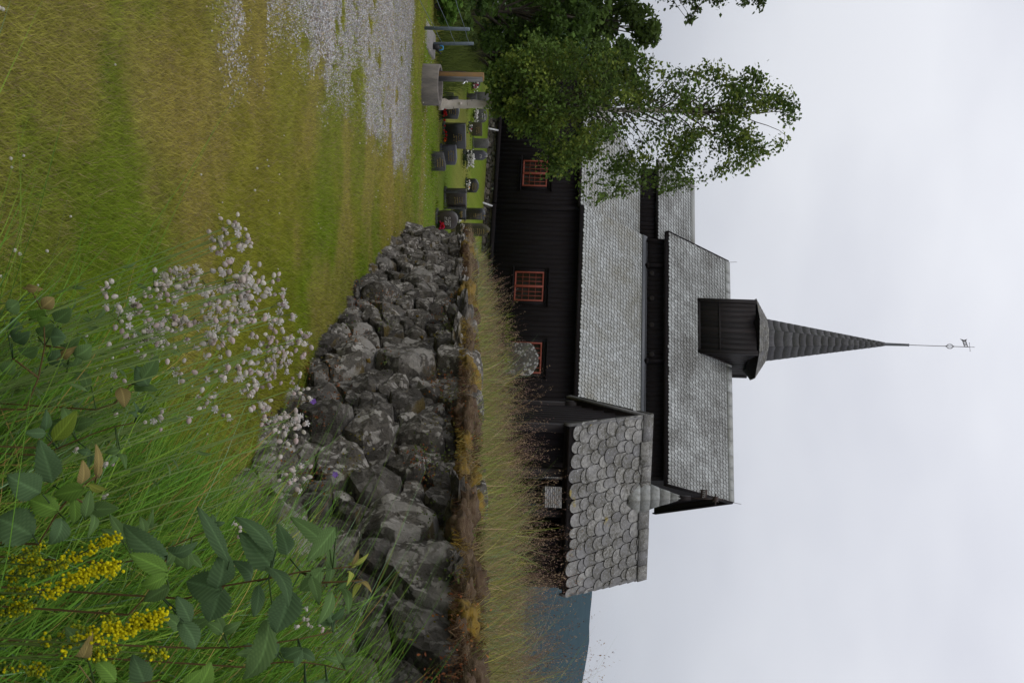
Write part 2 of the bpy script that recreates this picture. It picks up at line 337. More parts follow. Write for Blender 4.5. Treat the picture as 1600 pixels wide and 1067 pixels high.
def sample_view(n, y0, y1, x0f, x1f, power=1.0):
    """points spread over the ground, thinning with distance"""
    u = rng.random(n); yy = 1 / (1 / y0 + u * (1 / y1 - 1 / y0)) if power == 1 else y0 * (y1 / y0) ** u
    xx = x0f(yy) + rng.random(n) * (x1f(yy) - x0f(yy)); return xx, yy
def blades(geo, P, h, w, lean, droop, c0, c1, seg=1, face=None):
    """P (N,3), h,w (N), lean (N,2) horizontal offset of the tip as a share of h; seg=1 gives one triangle"""
    N = len(P); ang = rng.random(N) * 6.283 if face is None else face
    D = np.stack([np.cos(ang), np.sin(ang), np.zeros(N)], 1) * (w / 2)[:, None]
    vs = []; cs = []
    for k in range(seg + 1):
        t = k / seg; z = h * (t - droop * t * t * .5)
        c = P + np.stack([lean[:, 0] * h * t ** 1.7, lean[:, 1] * h * t ** 1.7, z], 1); col = c0 + (c1 - c0) * t
        if k < seg: vs += [c - D * (1 - .55 * t), c + D * (1 - .55 * t)]; cs += [col, col]
        else: vs.append(c); cs.append(col)
    m = 2 * seg + 1; V = np.stack(vs, 1).reshape(-1, 3); Cc = np.stack(cs, 1).reshape(-1, 3); base = np.arange(N)[:, None] * m
    if seg > 1:
        q = np.concatenate([base + np.array([[2 * k, 2 * k + 1, 2 * k + 3, 2 * k + 2]]) for k in range(seg - 1)]); 
        geo.add(V, q, Cc); geo.n -= len(V); geo.v.pop(); geo.col.pop(); geo.tint.pop()
    geo.add(V, base + np.array([[2 * seg - 2, 2 * seg - 1, 2 * seg]]), Cc)
# mown lawn blades
N = 980000
X, Y = sample_view(N, 2.6, 24, lambda y: -.46 * y - .7, lambda y: np.minimum(wx(y) + .05, .33 * y + .5), 2)
keep = (rng.random(N) > weeds(X, Y)) & (rng.random(N) > gravel_mask(X, Y) * .86) & (rng.random(N) < 1.3 * (1 - sstep(9, 30, Y)))
X, Y = X[keep], Y[keep]; n = len(X); hgt = (.016 + .022 * rng.random(n) ** 2 + .02 * (rng.random(n) < .015)) * (1 + .6 * (1 - dry_mask(X, Y)))
col = lawn_color(X, Y) * (.75 + .6 * rng.random(n))[:, None]; straw = rng.random(n) < .06 + .22 * dry_mask(X, Y); col[straw] = np.array([.34, .27, .13]) * (.6 + .6 * rng.random(straw.sum()))[:, None]
clov = (sstep(.55, .65, fnoise(X, Y, 1.6, 41)) * sstep(5, 3.6, Y)) > rng.random(n); col[clov & ~straw] *= np.array([.55, .85, .9])
g = Geo(); blades(g, np.stack([X, Y, gsurf(X, Y) - .004], 1), hgt, (.0018 + .00045 * Y) * (.7 + .6 * rng.random(n)), (rng.random((n, 2)) - .5) * 2.0, np.zeros(n), col * .85, col * 1.15)
info(g.build('lawn_grass', 'grass'), 'short mown lawn grass, olive to yellow green with dry straw patches', 'grass', kind='stuff')
# white clover heads dotted over the lawn
g = Geo(); X, Y = sample_view(260, 3.2, 22, lambda y: -.3 * y, lambda y: np.minimum(wx(y) - .2, .2 * y), 2)
for x, y in zip(X, Y):
    if fnoise(x, y, .9, 51) > .5: g.blob((x, y, gz(x, y) + .05), U(.004, .0075) * (1 + y * .03), .3, 4, (.6, .58, .5), lev=1)
X = rng.uniform(-6.2, -2.6, 200); Y = rng.normal(20.9, .4, 110)
for x, y in zip(X, Y): g.blob((x, y, gz(x, y) + .03), U(.007, .013), .3, 4, (.5, .5, .4), lev=1)
info(g.build('clover_blossom', 'petal'), 'tiny white clover heads scattered over the mown lawn', 'clover', kind='stuff')

# gravel path sheet and loose stones
yy = np.arange(12.6, 18.9, .12); xx = np.arange(-24, -2.2, .15); GX, GY = np.meshgrid(xx, yy); M = gravel_mask(GX, GY)
g = Geo(); idx = np.arange(GX.size).reshape(GX.shape); f = np.stack([idx[:-1, :-1], idx[:-1, 1:], idx[1:, 1:], idx[1:, :-1]], -1).reshape(-1, 4)
ok = (M.ravel()[f].min(1) > .35); g.add(np.stack([GX, GY, gsurf(GX, GY) + .007], -1).reshape(-1, 3), f[ok], tint=1.)
def gravel_mat():
    m, t, p = newmat('gravel'); gv = mixc(t, noise(t, 90, 3, .85), (.31, .30, .29), (.13, .125, .118))
    gv = mixc(t, ramp(t, noise(t, 1.6, 5, .7, stretch=(.5, 2, 1)), .48, .7), gv, (.2, .14, .10))
    t.links.new(gv, p.inputs['Base Color']); p.inputs['Roughness'].default_value = .95; bumpn(t, p, noise(t, 70, 5, .8), 1, .04); return m
info(g.build('gravel_path', gravel_mat()), kind='structure')
g = Geo(); N = 360000; X, Y = sample_view(N, 5, 18.9, lambda y: -.5 * y - .6, lambda y: np.full_like(y, -1.), 2)
keep = rng.random(N) < gravel_mask(X, Y) ** 1.3 * .7; X, Y = X[keep], Y[keep]; n = len(X); r = (.004 + .007 * rng.random(n) ** 2) * (.75 + .03 * Y)
Z = gsurf(X, Y) + .008 + r * .1; oc = np.array([[1, 0, 0], [0, 1, 0], [-1, 0, 0], [0, -1, 0], [0, 0, .8], [0, 0, -.8]])
a = rng.random(n) * 6.28; ca, sa = np.cos(a), np.sin(a); V = oc[None] * r[:, None, None] * (.6 + .8 * rng.random((n, 6, 1)))
V = np.stack([V[..., 0] * ca[:, None] - V[..., 1] * sa[:, None] + X[:, None], V[..., 0] * sa[:, None] + V[..., 1] * ca[:, None] + Y[:, None], V[..., 2] + Z[:, None]], -1)
fo = np.array([[0, 1, 4], [1, 2, 4], [2, 3, 4], [3, 0, 4]]); cc = np.where(rng.random((n, 1)) < .25, np.array([[.26, .205, .17]]), np.array([[.33, .325, .315]])) * (.45 + .9 * rng.random((n, 1)))
g.add(V.reshape(-1, 3), (np.arange(n)[:, None, None] * 6 + fo[None]).reshape(-1, 3), np.repeat(cc, 6, 0))
peb, t, p = newmat('pebbles'); t.links.new(attr(t, 'Col', 'Color'), p.inputs['Base Color']); p.inputs['Roughness'].default_value = .9
info(g.build('gravel_stones', peb), 'loose grey crushed gravel on the track and in bare patches of lawn', 'gravel', kind='stuff')

# raised grass bank behind the stone wall
def bank_z(x, y):
    x = np.asarray(x, float); d = x - wx(y); z = ztop(np.clip(y, -3, 19)) + .10 * sstep(0, .6, d) - .06 + .05 * (fnoise(x, y, 1., 61) - .5)
    z = z - .06 * np.maximum(d - 4, 0) ; low = gz(x, y) - .25
    k = sstep(18.6, 23.5, y); return np.maximum(z * (1 - k) + low * k, low)
yy = np.concatenate([np.arange(-3, 25, .2)]); dd = np.concatenate([np.arange(.0, 3, .1), np.arange(3, 40, 1.2)])
DD, YY = np.meshgrid(dd, yy); XX = wx(YY) + DD; ZZ = bank_z(XX, YY); ZZ[:, 0] -= .5; ZZ[:, 1] -= .04
g = Geo(); idx = np.arange(XX.size).reshape(XX.shape)
g.add(np.stack([XX, YY, ZZ], -1).reshape(-1, 3), np.stack([idx[:-1, :-1], idx[:-1, 1:], idx[1:, 1:], idx[1:, :-1]], -1).reshape(-1, 4))
info(g.build('grass_bank', simple('bank_turf', (.045, .032, .016), (.075, .06, .025), 12, .95, .8, .03), smooth=True), kind='structure')

# far mountain across the valley
az = np.linspace(-1.35, 1.35, 220); fr = np.linspace(0, 1, 26); AZ, FR = np.meshgrid(az, fr)
prof = np.interp(np.degrees(az), [-80, -40, -20, -8, 0, 8, 12.7, 14.3, 15.3, 17.4, 25, 45, 80], [60, 50, 40, 36, 40, 70, 76, 68, 70, 52, 25, 90, 140])
prof = prof + (fnoise(az * 14, az * 0, 1., 71, 4) - .5) * 8
rr = 1500 + FR * 1900; zz = -58 + (prof[None] + 58) * (FR ** 1.15) + (fnoise(AZ * 30, FR * 6, 1., 5, 4) - .5) * 16 * np.sin(np.pi * FR)
back = np.stack([np.sin(az) * 5200, np.cos(az) * 5200, np.full_like(az, -60.)], -1)
g = Geo(); V = np.concatenate([np.stack([np.sin(AZ) * rr, np.cos(AZ) * rr, zz], -1).reshape(-1, 3), back]); R_, C_ = 27, 220; idx = np.arange(R_ * C_).reshape(R_, C_)
g.add(V, np.stack([idx[:-1, :-1], idx[:-1, 1:], idx[1:, 1:], idx[1:, :-1]], -1).reshape(-1, 4))
hm, t, p = newmat('forested_mountain'); c = mixc(t, ramp(t, noise(t, .02, 8, .7), .35, .65), (.020, .034, .038), (.032, .05, .052))
c = mixc(t, ramp(t, noise(t, .004, 4, .5, stretch=(1, 1, 9)), .64, .7), c, (.10, .13, .08)); t.links.new(c, p.inputs['Base Color']); p.inputs['Roughness'].default_value = 1; p.inputs['Specular IOR Level'].default_value = 0
info(g.build('hills', hm, smooth=True), kind='structure')

g = Geo(); g.box((0, 900, -5), (9000, 6600, 400)); hz, t, p = newmat('haze'); t.nodes.remove(p); pv = t.nodes.new('ShaderNodeVolumePrincipled'); pv.inputs['Color'].default_value = (.5, .76, 1, 1); pv.inputs['Density'].default_value = .00003; t.links.new(pv.outputs[0], t.nodes['Material Output'].inputs['Volume'])
info(g.build('haze', hz), kind='stuff')

# ------------------------------------------------------------------ dry stone walls
def clip_poly(poly, p, nrm, off):
    out = []; k = len(poly)
    for i in range(k):
        a, b = poly[i], poly[(i + 1) % k]; da = (a - p) @ nrm - off; db = (b - p) @ nrm - off
        if da <= 0: out.append(a)
        if da * db < 0: out.append(a + (b - a) * (da / (da - db)))
    return out
def stone_face(geo, S, Hf, place, rmin, rmax, asp=1.35, bulge=.09, seed=1, deep=.25, n_seg=22, size_at=None):
    """packs irregular stones over s in 0..S, h in 0..Hf(s); place(s,h,depth) -> world"""
    rnd = random.Random(seed); pts = []; tries = 0
    Hm = max(Hf(s) for s in np.linspace(0, S, 40))
    while tries < 9000:
        tries += 1; r = rmin + (rmax - rmin) * rnd.random() ** (1.6 if tries < 4500 else 4); s = rnd.uniform(-.3, S + .3); h = rnd.uniform(-.25, Hm + .35)
        if size_at: r *= size_at(s)
        if all((s - q[0]) ** 2 + ((h - q[1]) * asp) ** 2 > ((r + q[2]) * .86) ** 2 for q in pts): pts.append((s, h, r))
    P = np.array(pts); Q = P[:, :2] * np.array([1, asp]); cnt = 0
    for i in range(len(P)):
        s, h, r = P[i]
        if s < 0 or s > S or h < -.12 or h > Hf(s) - r * .15: continue
        poly = [Q[i] + np.array(d) * .9 for d in ((-1, -1), (1, -1), (1, 1), (-1, 1))]; d2 = ((Q - Q[i]) ** 2).sum(1)
        for j in np.argsort(d2)[1:18]:
            d = math.sqrt(d2[j]); nn = (Q[j] - Q[i]) / d; off = d / 2 + (P[i, 2] ** 2 - P[j, 2] ** 2) / (2 * d)
            poly = clip_poly(poly, Q[i], nn, min(off, r * 1.5))
            if len(poly) < 3: break
        if len(poly) < 3: continue
        poly = np.array(poly); c = poly.mean(0)
        ang = np.linspace(0, 2 * math.pi, n_seg, endpoint=False); rad = []
        for a in ang:   # radial resampling of the cell
            d = np.array([math.cos(a), math.sin(a)]); best = 9
            for k in range(len(poly)):
                e0, e1 = poly[k] - c, poly[(k + 1) % len(poly)] - c; den = d[0] * (e1 - e0)[1] - d[1] * (e1 - e0)[0]
                if abs(den) < 1e-9: continue
                t_ = (e0[0] * (e1 - e0)[1] - e0[1] * (e1 - e0)[0]) / den; u_ = (e0[0] * d[1] - e0[1] * d[0]) / den
                if t_ > 0 and -1e-6 <= u_ <= 1 + 1e-6: best = min(best, t_)
            rad.append(best)
        rad = np.array(rad); rad = .8 * rad + .1 * (np.roll(rad, 1) + np.roll(rad, -1)); size = rad.mean()
        pro = rnd.uniform(-.06, .08) * min(size / .15, 1.3); sd_ = rnd.random() * 50; vs = []; k = n_seg
        cutp = [(rnd.uniform(.2, .42) * size, rnd.uniform(-.3, .3), rnd.uniform(-.45, .1))] + [(rnd.uniform(.38, .65) * size, rnd.uniform(.2, .7) * math.cos(q), rnd.uniform(.2, .7) * math.sin(q)) for q in (rnd.uniform(0, 6.28) for _ in range(4))]
        scs = (.97, 1., .985, .95, .88, .78, .64, .48, .28)
        for ri, sc_ in enumerate(scs):
            for a, q in zip(ang, rad):
                o = np.array([math.cos(a), math.sin(a)]) * q * sc_; nz = mnoise.noise(Vector((o[0] / size * 1.2 + sd_, o[1] / size * 1.2, 2))); nz2 = mnoise.noise(Vector((o[0] / size * 3.5 + sd_, o[1] / size * 3.5, 7))); nz3 = mnoise.noise(Vector((o[0] / size * 9 + sd_, o[1] / size * 9, 17)))
                e = o * (1 + .05 * nz2); pr = c + e; top = min(c_ - u_ * o[0] - v_ * o[1] for c_, u_, v_ in cutp)
                edge_ = -.30 * size if ri == 2 else (-.06 * size if ri == 3 else 9)
                dp = -deep if ri == 0 else (-.55 * size if ri == 1 else min(top, edge_ if edge_ < 9 else top)) + (.05 * nz + .11 * abs(nz2) + .08 * nz3) * size
                vs.append(place(pr[0], pr[1] / asp, max(dp, -deep) * bulge / .09 + pro))
        top = min(c_ for c_, u_, v_ in cutp); vs.append(place(c[0], c[1] / asp, top * bulge / .09 + pro)); nr_ = len(scs)
        fs = [(q * k + a, q * k + (a + 1) % k, (q + 1) * k + (a + 1) % k, (q + 1) * k + a) for q in range(nr_ - 1) for a in range(k)] + [((nr_ - 1) * k + a, (nr_ - 1) * k + (a + 1) % k, nr_ * k) for a in range(k)]
        geo.add(vs, fs, tint=rnd.random()); cnt += 1
    return cnt
seg = np.linalg.norm(np.diff(WPTS, axis=0), axis=1); cum = np.concatenate([[0], np.cumsum(seg)]); SW = cum[-2]
def wall_at(s):
    x = np.interp(s, cum, WPTS[:, 0]); y = np.interp(s, cum, WPTS[:, 1]); d = unit([np.interp(s + .4, cum, WPTS[:, 0]) - np.interp(s - .4, cum, WPTS[:, 0]), np.interp(s + .4, cum, WPTS[:, 1]) - np.interp(s - .4, cum, WPTS[:, 1])])
    return x, y, np.array([d[1], -d[0]])      # outward normal points to the lawn side
def wall_place(s, h, dp):
    x, y, n_ = wall_at(s); b = .16 - .16 * h / 1.2
    return np.array([x + n_[0] * (dp + b), y + n_[1] * (dp + b), float(gz(x, y)) - .05 + h])
def wall_h(s): x, y, _ = wall_at(s); return float(ztop(y) - gz(x, y)) + .06
mid = wall_at(cum[4]); WL = thing('dry_stone_wall', 'lichen-crusted dry stone wall of grey boulders curving from the graves to the tall weeds', 'stone wall', (mid[0], mid[1], float(gz(mid[0], mid[1]))))
gs = Geo(); stone_face(gs, SW, wall_h, wall_place, .085, .38, 1.35, .075, 9, .3, 30, lambda s_: .78 + .4 * s_ / SW)
for k in range(24):    # capstones lying on the wall head
    s = U(0, SW); x, y, n_ = wall_at(s); r = U(.08, .2)
    gs.blob((x + n_[0] * U(.0, .16), y + n_[1] * U(.0, .16), float(ztop(y)) - U(.06, .16)), r, .9, 3.6, tint=random.random(), lev=3, sc=(U(.7, 1.3), U(.7, 1.3), U(.3, .5)), seed=k)
st_ = gs.build('stones', 'stone', WL, smooth=True); st_.data.set_sharp_from_angle(angle=math.radians(20))
gm_ = Geo(); gh_ = Geo()
for k in range(230):
    s = SW * U(.0, 1) ; x, y, n_ = wall_at(s); near_ = s > SW * .45
    if mnoise.noise(Vector((s * 1.1, 3.3, 0))) < .02 and not near_: continue
    yel = mnoise.noise(Vector((s * .9, 9.1, 0))) > .1
    o = U(-.12, .13); (gm_ if yel else gh_).blob((x + n_[0] * o, y + n_[1] * o, float(ztop(y)) + .02 - max(o, 0) * U(.3, 1.2)), U(.05, .13), .6, 5, lev=3, sc=(1, 1, .55), seed=k)
for k in range(22):
    s = SW * U(.3, .95); x, y, n_ = wall_at(s); h = U(.3, .9); q = wall_place(s, wall_h(s) * h, U(.0, .06)); (gm_ if random.random() < .6 else gh_).blob(q, U(.012, .028), .8, 6, lev=2, seed=k)
gm_.build('moss', 'moss', WL, smooth=True); gh_.build('heath', 'heath', WL, smooth=True)

# fine tall meadow grass on the bank
def bank_grass():
    g = Geo(); N = 30000; Y = 4.2 + 16.5 * rng.random(N) ** 1.25; D = rng.random(N) ** 1.5 * 3.2 - .04; X = wx(Y) + D; Z = bank_z(X, Y) - .02
    k = fnoise(X, Y, 1.5, 81); h = (.16 + .38 * rng.random(N) ** 1.2) * (.45 + 1.1 * k) * (1 - .25 * sstep(10, 18, Y)) * (.55 + .45 * sstep(0, .35, D)) * (1.35 - .35 * sstep(5, 8, Y))
    root = np.array([.46, .345, .20]); gr = np.array([.165, .255, .035]); bl = np.array([.13, .24, .115]); yl = np.array([.32, .32, .05])
    q = fnoise(X, Y, 1.1, 91)[:, None]; r = rng.random((N, 1)); tip = np.where(r < .3 + 1.6 * (q - .5), bl, np.where(r < .75 + .8 * (.5 - q), gr, yl)); tip = np.where(rng.random((N, 1)) < .3, tip * .45, tip); tip = np.where(rng.random((N, 1)) < .12, np.array([.40, .27, .16]), tip) * (.55 + .9 * rng.random((N, 1)))
    c0 = root * .5 + tip * .5; lo = rng.random((N, 1)) < .58; c0 = np.where(lo, root * 1.1, c0)
    blades(g, np.stack([X, Y, Z], 1), h, .0032 + .0003 * Y, (rng.normal(0, .42, (N, 2)) + np.array([-.12, 0])), .25 * rng.random(N), c0, tip, 3)
    # brittle brown heath twigs on the wall head
    N = 14000; Y = 4.3 + 14.5 * rng.random(N) ** 1.5; X = wx(Y) + rng.uniform(-.22, .2, N); Z = ztop(Y) + .03 - np.maximum(wx(Y) - X, 0) * .7; och = (fnoise(X, Y, 1.3, 19) > .52)[:, None]; tw = np.where(rng.random((N, 1)) < .6, np.where(och, np.array([.27, .17, .03]), np.array([.11, .06, .035])), np.where(och, np.array([.34, .25, .07]), np.array([.2, .13, .07]))) * (.5 + .9 * rng.random((N, 1)))
    blades(g, np.stack([X, Y, Z], 1), .025 + .06 * rng.random(N), .003 + .0004 * Y, rng.normal(0, .8, (N, 2)), .3 * np.ones(N), tw * .6, tw, 2)
    # old straw hanging over the edge
    N = 5000; Y = 4.4 + 15 * rng.random(N) ** 1.3; X = wx(Y) + rng.normal(0, .05, N); Z = bank_z(X, Y) - .01
    blades(g, np.stack([X, Y, Z], 1), .09 + .15 * rng.random(N), .002 + .0002 * Y, rng.normal(0, .8, (N, 2)) + np.array([-.9, 0]), 1.1 + .7 * rng.random(N), np.array([.24, .17, .10]) * np.ones((N, 1)), np.array([.32, .24, .14]) * (.6 + .6 * rng.random((N, 1))), 3)
    info(g.build('bank_meadow_grass', 'grass'), 'tall fine green and straw meadow grass on top of the stone wall', 'grass', kind='stuff')
    g = Geo(); N = 4200; Y = 4.3 + 12.5 * rng.random(N) ** 1.7; D = rng.random(N) * 2.4 + .05; X = wx(Y) + D; Z = bank_z(X, Y)
    H = (.34 + .44 * rng.random(N) ** 1.3) * (1 - .2 * sstep(9, 17, Y)) * (.7 + .3 * sstep(0, .4, D)); le = rng.normal(0, .22, (N, 2)) + np.array([-.1, 0])
    P = np.stack([X, Y, Z], 1); ones = np.ones((N, 1)); blades(g, P, H, .0016 + .0002 * Y, le, .1 * ones[:, 0], np.array([.24, .2, .07]) * ones, np.array([.22, .13, .09]) * ones, 3)
    M_ = 17; t = rng.uniform(.5, 1.04, (N, M_)); wid = (1.05 - t) * .15 + .012; base = P[:, None] + np.stack([le[:, None, 0] * H[:, None] * t ** 1.7, le[:, None, 1] * H[:, None] * t ** 1.7, H[:, None] * (t - .05 * t * t)], -1)
    c = base + rng.normal(0, .42, (N, M_, 3)) * (wid * H[:, None])[..., None]; c = c.reshape(-1, 3); s = rng.uniform(.003, .0055, len(c)) * np.repeat(.75 + .03 * Y, M_)
    a = rng.normal(0, 1, (len(c), 3)) + np.array([0, 0, 1.2]); a /= np.linalg.norm(a, axis=1)[:, None]; b = np.cross(a, rng.normal(0, 1, (len(c), 3))); b /= np.linalg.norm(b, axis=1)[:, None]
    V = np.stack([c - a * s[:, None] * 1.6, c + b * s[:, None] * .6, c + a * s[:, None] * 1.6, c - b * s[:, None] * .6], 1).reshape(-1, 3); pc = np.repeat(np.where(rng.random((N, 1)) < .55, np.array([.19, .12, .10]), np.array([.33, .24, .15])) * (.6 + .7 * rng.random((N, 1))), M_, 0)
    g.add(V, np.arange(len(V)).reshape(-1, 4), np.repeat(pc, 4, 0))
    info(g.build('grass_panicles', 'grass'), 'purplish brown flowering grass heads above the bank grass', 'grass', kind='stuff')
bank_grass()

# ------------------------------------------------------------------ church
AL = math.radians(20); CA = np.array([math.cos(AL), -math.sin(AL), 0]); CB = np.array([math.sin(AL), math.cos(AL), 0])
CO = at(766, 450, 40.)
def ch(a, b, z): return np.array([CO[0], CO[1], 0]) + CA * a + CB * b + Zv * z
CAX = (CA, CB, Zv)
church = thing('stave_church', 'black tarred wooden church with grey slate roofs, red windows and a slender spire', 'church', ch(0, 0, float(gz(*ch(0, 0, 0)[:2]))))
def slates(geo, P0, along, up, length, w, expo, lft=None, rgt_=None, irr=.05, round_=1.25, thick=.024, Lmax=None, under=None):
    """rows of lapped slates from the eave upwards; lft/rgt_ give the limits along the eave at height v"""
    nrm = unit(np.cross(along, up)); nrm = nrm if nrm[2] > 0 else -nrm
    rows = int(length / expo) + 1
    for r in range(rows):
        v = r * expo; l = lft(v) if lft else 0; rr_ = rgt_(v) if rgt_ else Lmax
        if rr_ - l < w * .4: continue
        x = l - (w * .5 if r % 2 else 0) + random.uniform(-irr, irr) * w
        while x < rr_:
            ww = w * (1 + random.uniform(-irr, irr) * 1.5); cx = x + ww / 2; top = min(v + expo * 1.9, length + .02)
            jb = random.uniform(-irr, irr) * expo * 1.6 - (.3 * expo if random.random() < .012 else 0); k = 7; prof = [(-ww / 2, top), (-ww / 2, v + expo * .42 * round_)]
            for q in range(k):
                th = math.pi * (1 + (q + .5) / k); prof.append((math.cos(th) * ww / 2, v + expo * .42 * round_ + jb + math.sin(th) * expo * .42 * round_))
            prof += [(ww / 2, v + expo * .42 * round_), (ww / 2, top)]
            pts = []
            for px, pv in prof:
                X = min(max(cx + px * .93, l), rr_); lift = thick * 1.9 * (1 - (pv - v) / (expo * 1.9)) + random.uniform(0, .002)
                pts.append(P0 + along * X + up * pv + nrm * (lift + .004))
            m = len(pts); low = [q - nrm * thick for q in pts[1:-1]]
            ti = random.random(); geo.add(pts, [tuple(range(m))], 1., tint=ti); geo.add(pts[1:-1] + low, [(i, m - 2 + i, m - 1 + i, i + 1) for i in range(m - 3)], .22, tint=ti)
            x += ww
def slab(geo, quad, thick):
    """roof deck under the slates: quad corners, thickened downwards"""
    q = [np.array(p, float) for p in quad]; n_ = unit(np.cross(q[1] - q[0], q[2] - q[0])); n_ = n_ if n_[2] > 0 else -n_
    b = [p - n_ * thick for p in q]; k = len(q); geo.add(q + b, [tuple(range(k)), tuple(range(k, 2 * k))[::-1]] + [(i, i + k, (i + 1) % k + k, (i + 1) % k) for i in range(k)], 1., random.random())
def boards(geo, a0, a1, b, z0f, z1f, w=.19, t=.03, axis=0, fixed=None):
    """vertical boarding on a wall plane; axis 0 runs along A at depth b, axis 1 runs along B at a=b"""
    x = a0
    while x < a1 - .01:
        ww = min(w * U(.85, 1.15), a1 - x); c = x + ww / 2; z0, z1 = z0f(c), z1f(c); o = U(0, .003)
        if z1 > z0 + .02:
            if axis == 0: geo.box(ch(c, b - o, (z0 + z1) / 2), (ww - .003, t, z1 - z0), CAX)
            else: geo.box(ch(b + o, c, (z0 + z1) / 2), (t, ww - .003, z1 - z0), CAX)
        x += ww
WB = -1.68; AE = 1.70; A0, A1 = -3.3, 4.25; HB = 2.3; NE = 5.06; RB, RZ = 4.7, 7.80; NA0, NA1 = -3.45, 6.62
# walls
g = Geo(); cw = -8.9
boards(g, A0, A1, 0, lambda c: WB, lambda c: 1.78); g.build('wall', 'tar', church); g = Geo()
boards(g, cw, A0, .06, lambda c: WB, lambda c: 1.62); g.build('wall', 'tar', church); g = Geo()
boards(g, .03, HB, A1, lambda c: WB, lambda c: 1.78 + c * 1.0, axis=1); g.build('wall', 'tar', church); g = Geo()
boards(g, .06, 9.3, cw, lambda c: WB, lambda c: 1.62, axis=1); g.build('wall', 'tar', church); g = Geo()
boards(g, NA0 + .25, NA1 - .2, HB, lambda c: 4.0 if c < A1 else WB, lambda c: NE + .05); g.build('wall', 'tar', church); g = Geo()
boards(g, -6.75, NA0 + .22, 2.9, lambda c: 3.5, lambda c: 4.85); g.build('wall', 'tar', church); g = Geo()
boards(g, HB + .03, 7.1, NA1 - .22, lambda c: WB, lambda c: NE + (RZ - NE) * (1 - abs(c - RB) / 2.62) - .06, axis=1); g.build('wall', 'tar', church); g = Geo()
boards(g, HB + .03, 7.1, NA0 + .25, lambda c: 4.0, lambda c: NE + (RZ - NE) * (1 - abs(c - RB) / 2.62) - .06, axis=1); g.build('wall', 'tar', church); g = Geo()
boards(g, 2.93, 6.5, -6.73, lambda c: 3.5, lambda c: 4.7 + 1.6 * (1 - abs(c - RB) / 1.9) - .06, axis=1); g.build('wall', 'tar', church); g = Geo()
g.box(ch(.5, 9.35, .05), (9., .05, 3.4), CAX)
g.build('wall', 'tar', church)
g = Geo()   # corner boards, sill, cornices, half columns
g.box(ch(A0, -.045, .02), (.17, .06, 3.4), CAX); g.box(ch(A1 + .02, -.04, .02), (.2, .08, 3.4), CAX); g.box(ch(cw, .0, 0), (.16, .08, 3.3), CAX)
g.box(ch((A0 + A1) / 2, -.06, WB + .02), (A1 - A0 + .2, .14, .16), CAX); g.box(ch((A0 + cw) / 2 - .1, -.01, WB + .02), (A0 - cw - .2, .14, .16), CAX)
g.box(ch((NA0 + NA1) / 2, HB - .05, 4.2), (NA1 - NA0 - .6, .08, .10), CAX); g.box(ch((NA0 + NA1) / 2, HB - .06, NE - .08), (NA1 - NA0 - .5, .1, .12), CAX)
for y_ in (416, 565):
    p_ = on_plane(1025, y_, ch(0, HB, 0), CB); a_ = (p_ - CO) @ CA
    g.tube([ch(a_, HB - .05, 4.2), ch(a_, HB - .05, NE - .1)], .085, 10); g.blob(ch(a_, HB - .06, 4.3), .12, .05, 1, lev=2, sc=(1, 1, .7))
g.box(ch(NA0 + .27, HB - .03, 4.6), (.14, .08, 1.0), CAX); g.box(ch(NA1 - .24, HB - .03, 4.6), (.14, .08, 1.1), CAX)
g.build_each('trim_board', 'tar', church)
g = Geo()
for y_ in (427.6, 466.5, 508, 554):
    p_ = on_plane(1018, y_, ch(0, HB, 0), CB); a_ = (p_ - CO) @ CA; q = np.linspace(0, 2 * math.pi, 13)[:-1]
    vs = [ch(a_ + r_ * math.cos(t_), HB - d_, p_[2] + r_ * math.sin(t_)) for r_, d_ in ((.055, .06), (.1, .06), (.1, .0)) for t_ in q]
    g.add(vs, [(i, (i + 1) % 12, 12 + (i + 1) % 12, 12 + i) for i in range(12)] + [(12 + i, 12 + (i + 1) % 12, 24 + (i + 1) % 12, 24 + i) for i in range(12)])
g.build_each('porthole', 'tarbrown', church); g = Geo()
for y_ in (427.6, 466.5, 508, 554):
    p_ = on_plane(1018, y_, ch(0, HB, 0), CB); a_ = (p_ - CO) @ CA; q = np.linspace(0, 2 * math.pi, 13)[:-1]
    g.add([ch(a_ + .056 * math.cos(t_), HB - .05, p_[2] + .056 * math.sin(t_)) for t_ in q], [tuple(range(12))])
g.build_each('porthole_opening', 'glass', church)
# roofs ---------------------------------------------------------
def roof_part(name, mat, deck, rows):
    g = Geo()
    for d in deck: slab(g, d, .09)
    r = g.build(name, 'tarbrown', church); g = Geo()
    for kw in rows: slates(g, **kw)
    g.build('slate_covering', mat, r); return r
# nave
upN = unit(ch(0, RB, RZ) - ch(0, HB - .28, NE - .04 * 1)); e0 = HB - .28; ez = NE; sN = np.linalg.norm(ch(0, RB, RZ) - ch(0, e0, ez)); eb = 2 * RB - e0
upNb = unit(ch(0, RB, RZ) - ch(0, eb, ez))
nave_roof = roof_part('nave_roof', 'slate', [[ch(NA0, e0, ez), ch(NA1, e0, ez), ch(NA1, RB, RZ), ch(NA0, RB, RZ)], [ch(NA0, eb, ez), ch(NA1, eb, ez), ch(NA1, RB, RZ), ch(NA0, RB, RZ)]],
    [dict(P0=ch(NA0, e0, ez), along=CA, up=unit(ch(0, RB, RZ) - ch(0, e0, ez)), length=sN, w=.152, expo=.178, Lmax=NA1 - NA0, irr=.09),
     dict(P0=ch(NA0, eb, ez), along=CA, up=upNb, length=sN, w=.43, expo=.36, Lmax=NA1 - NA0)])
g = Geo()
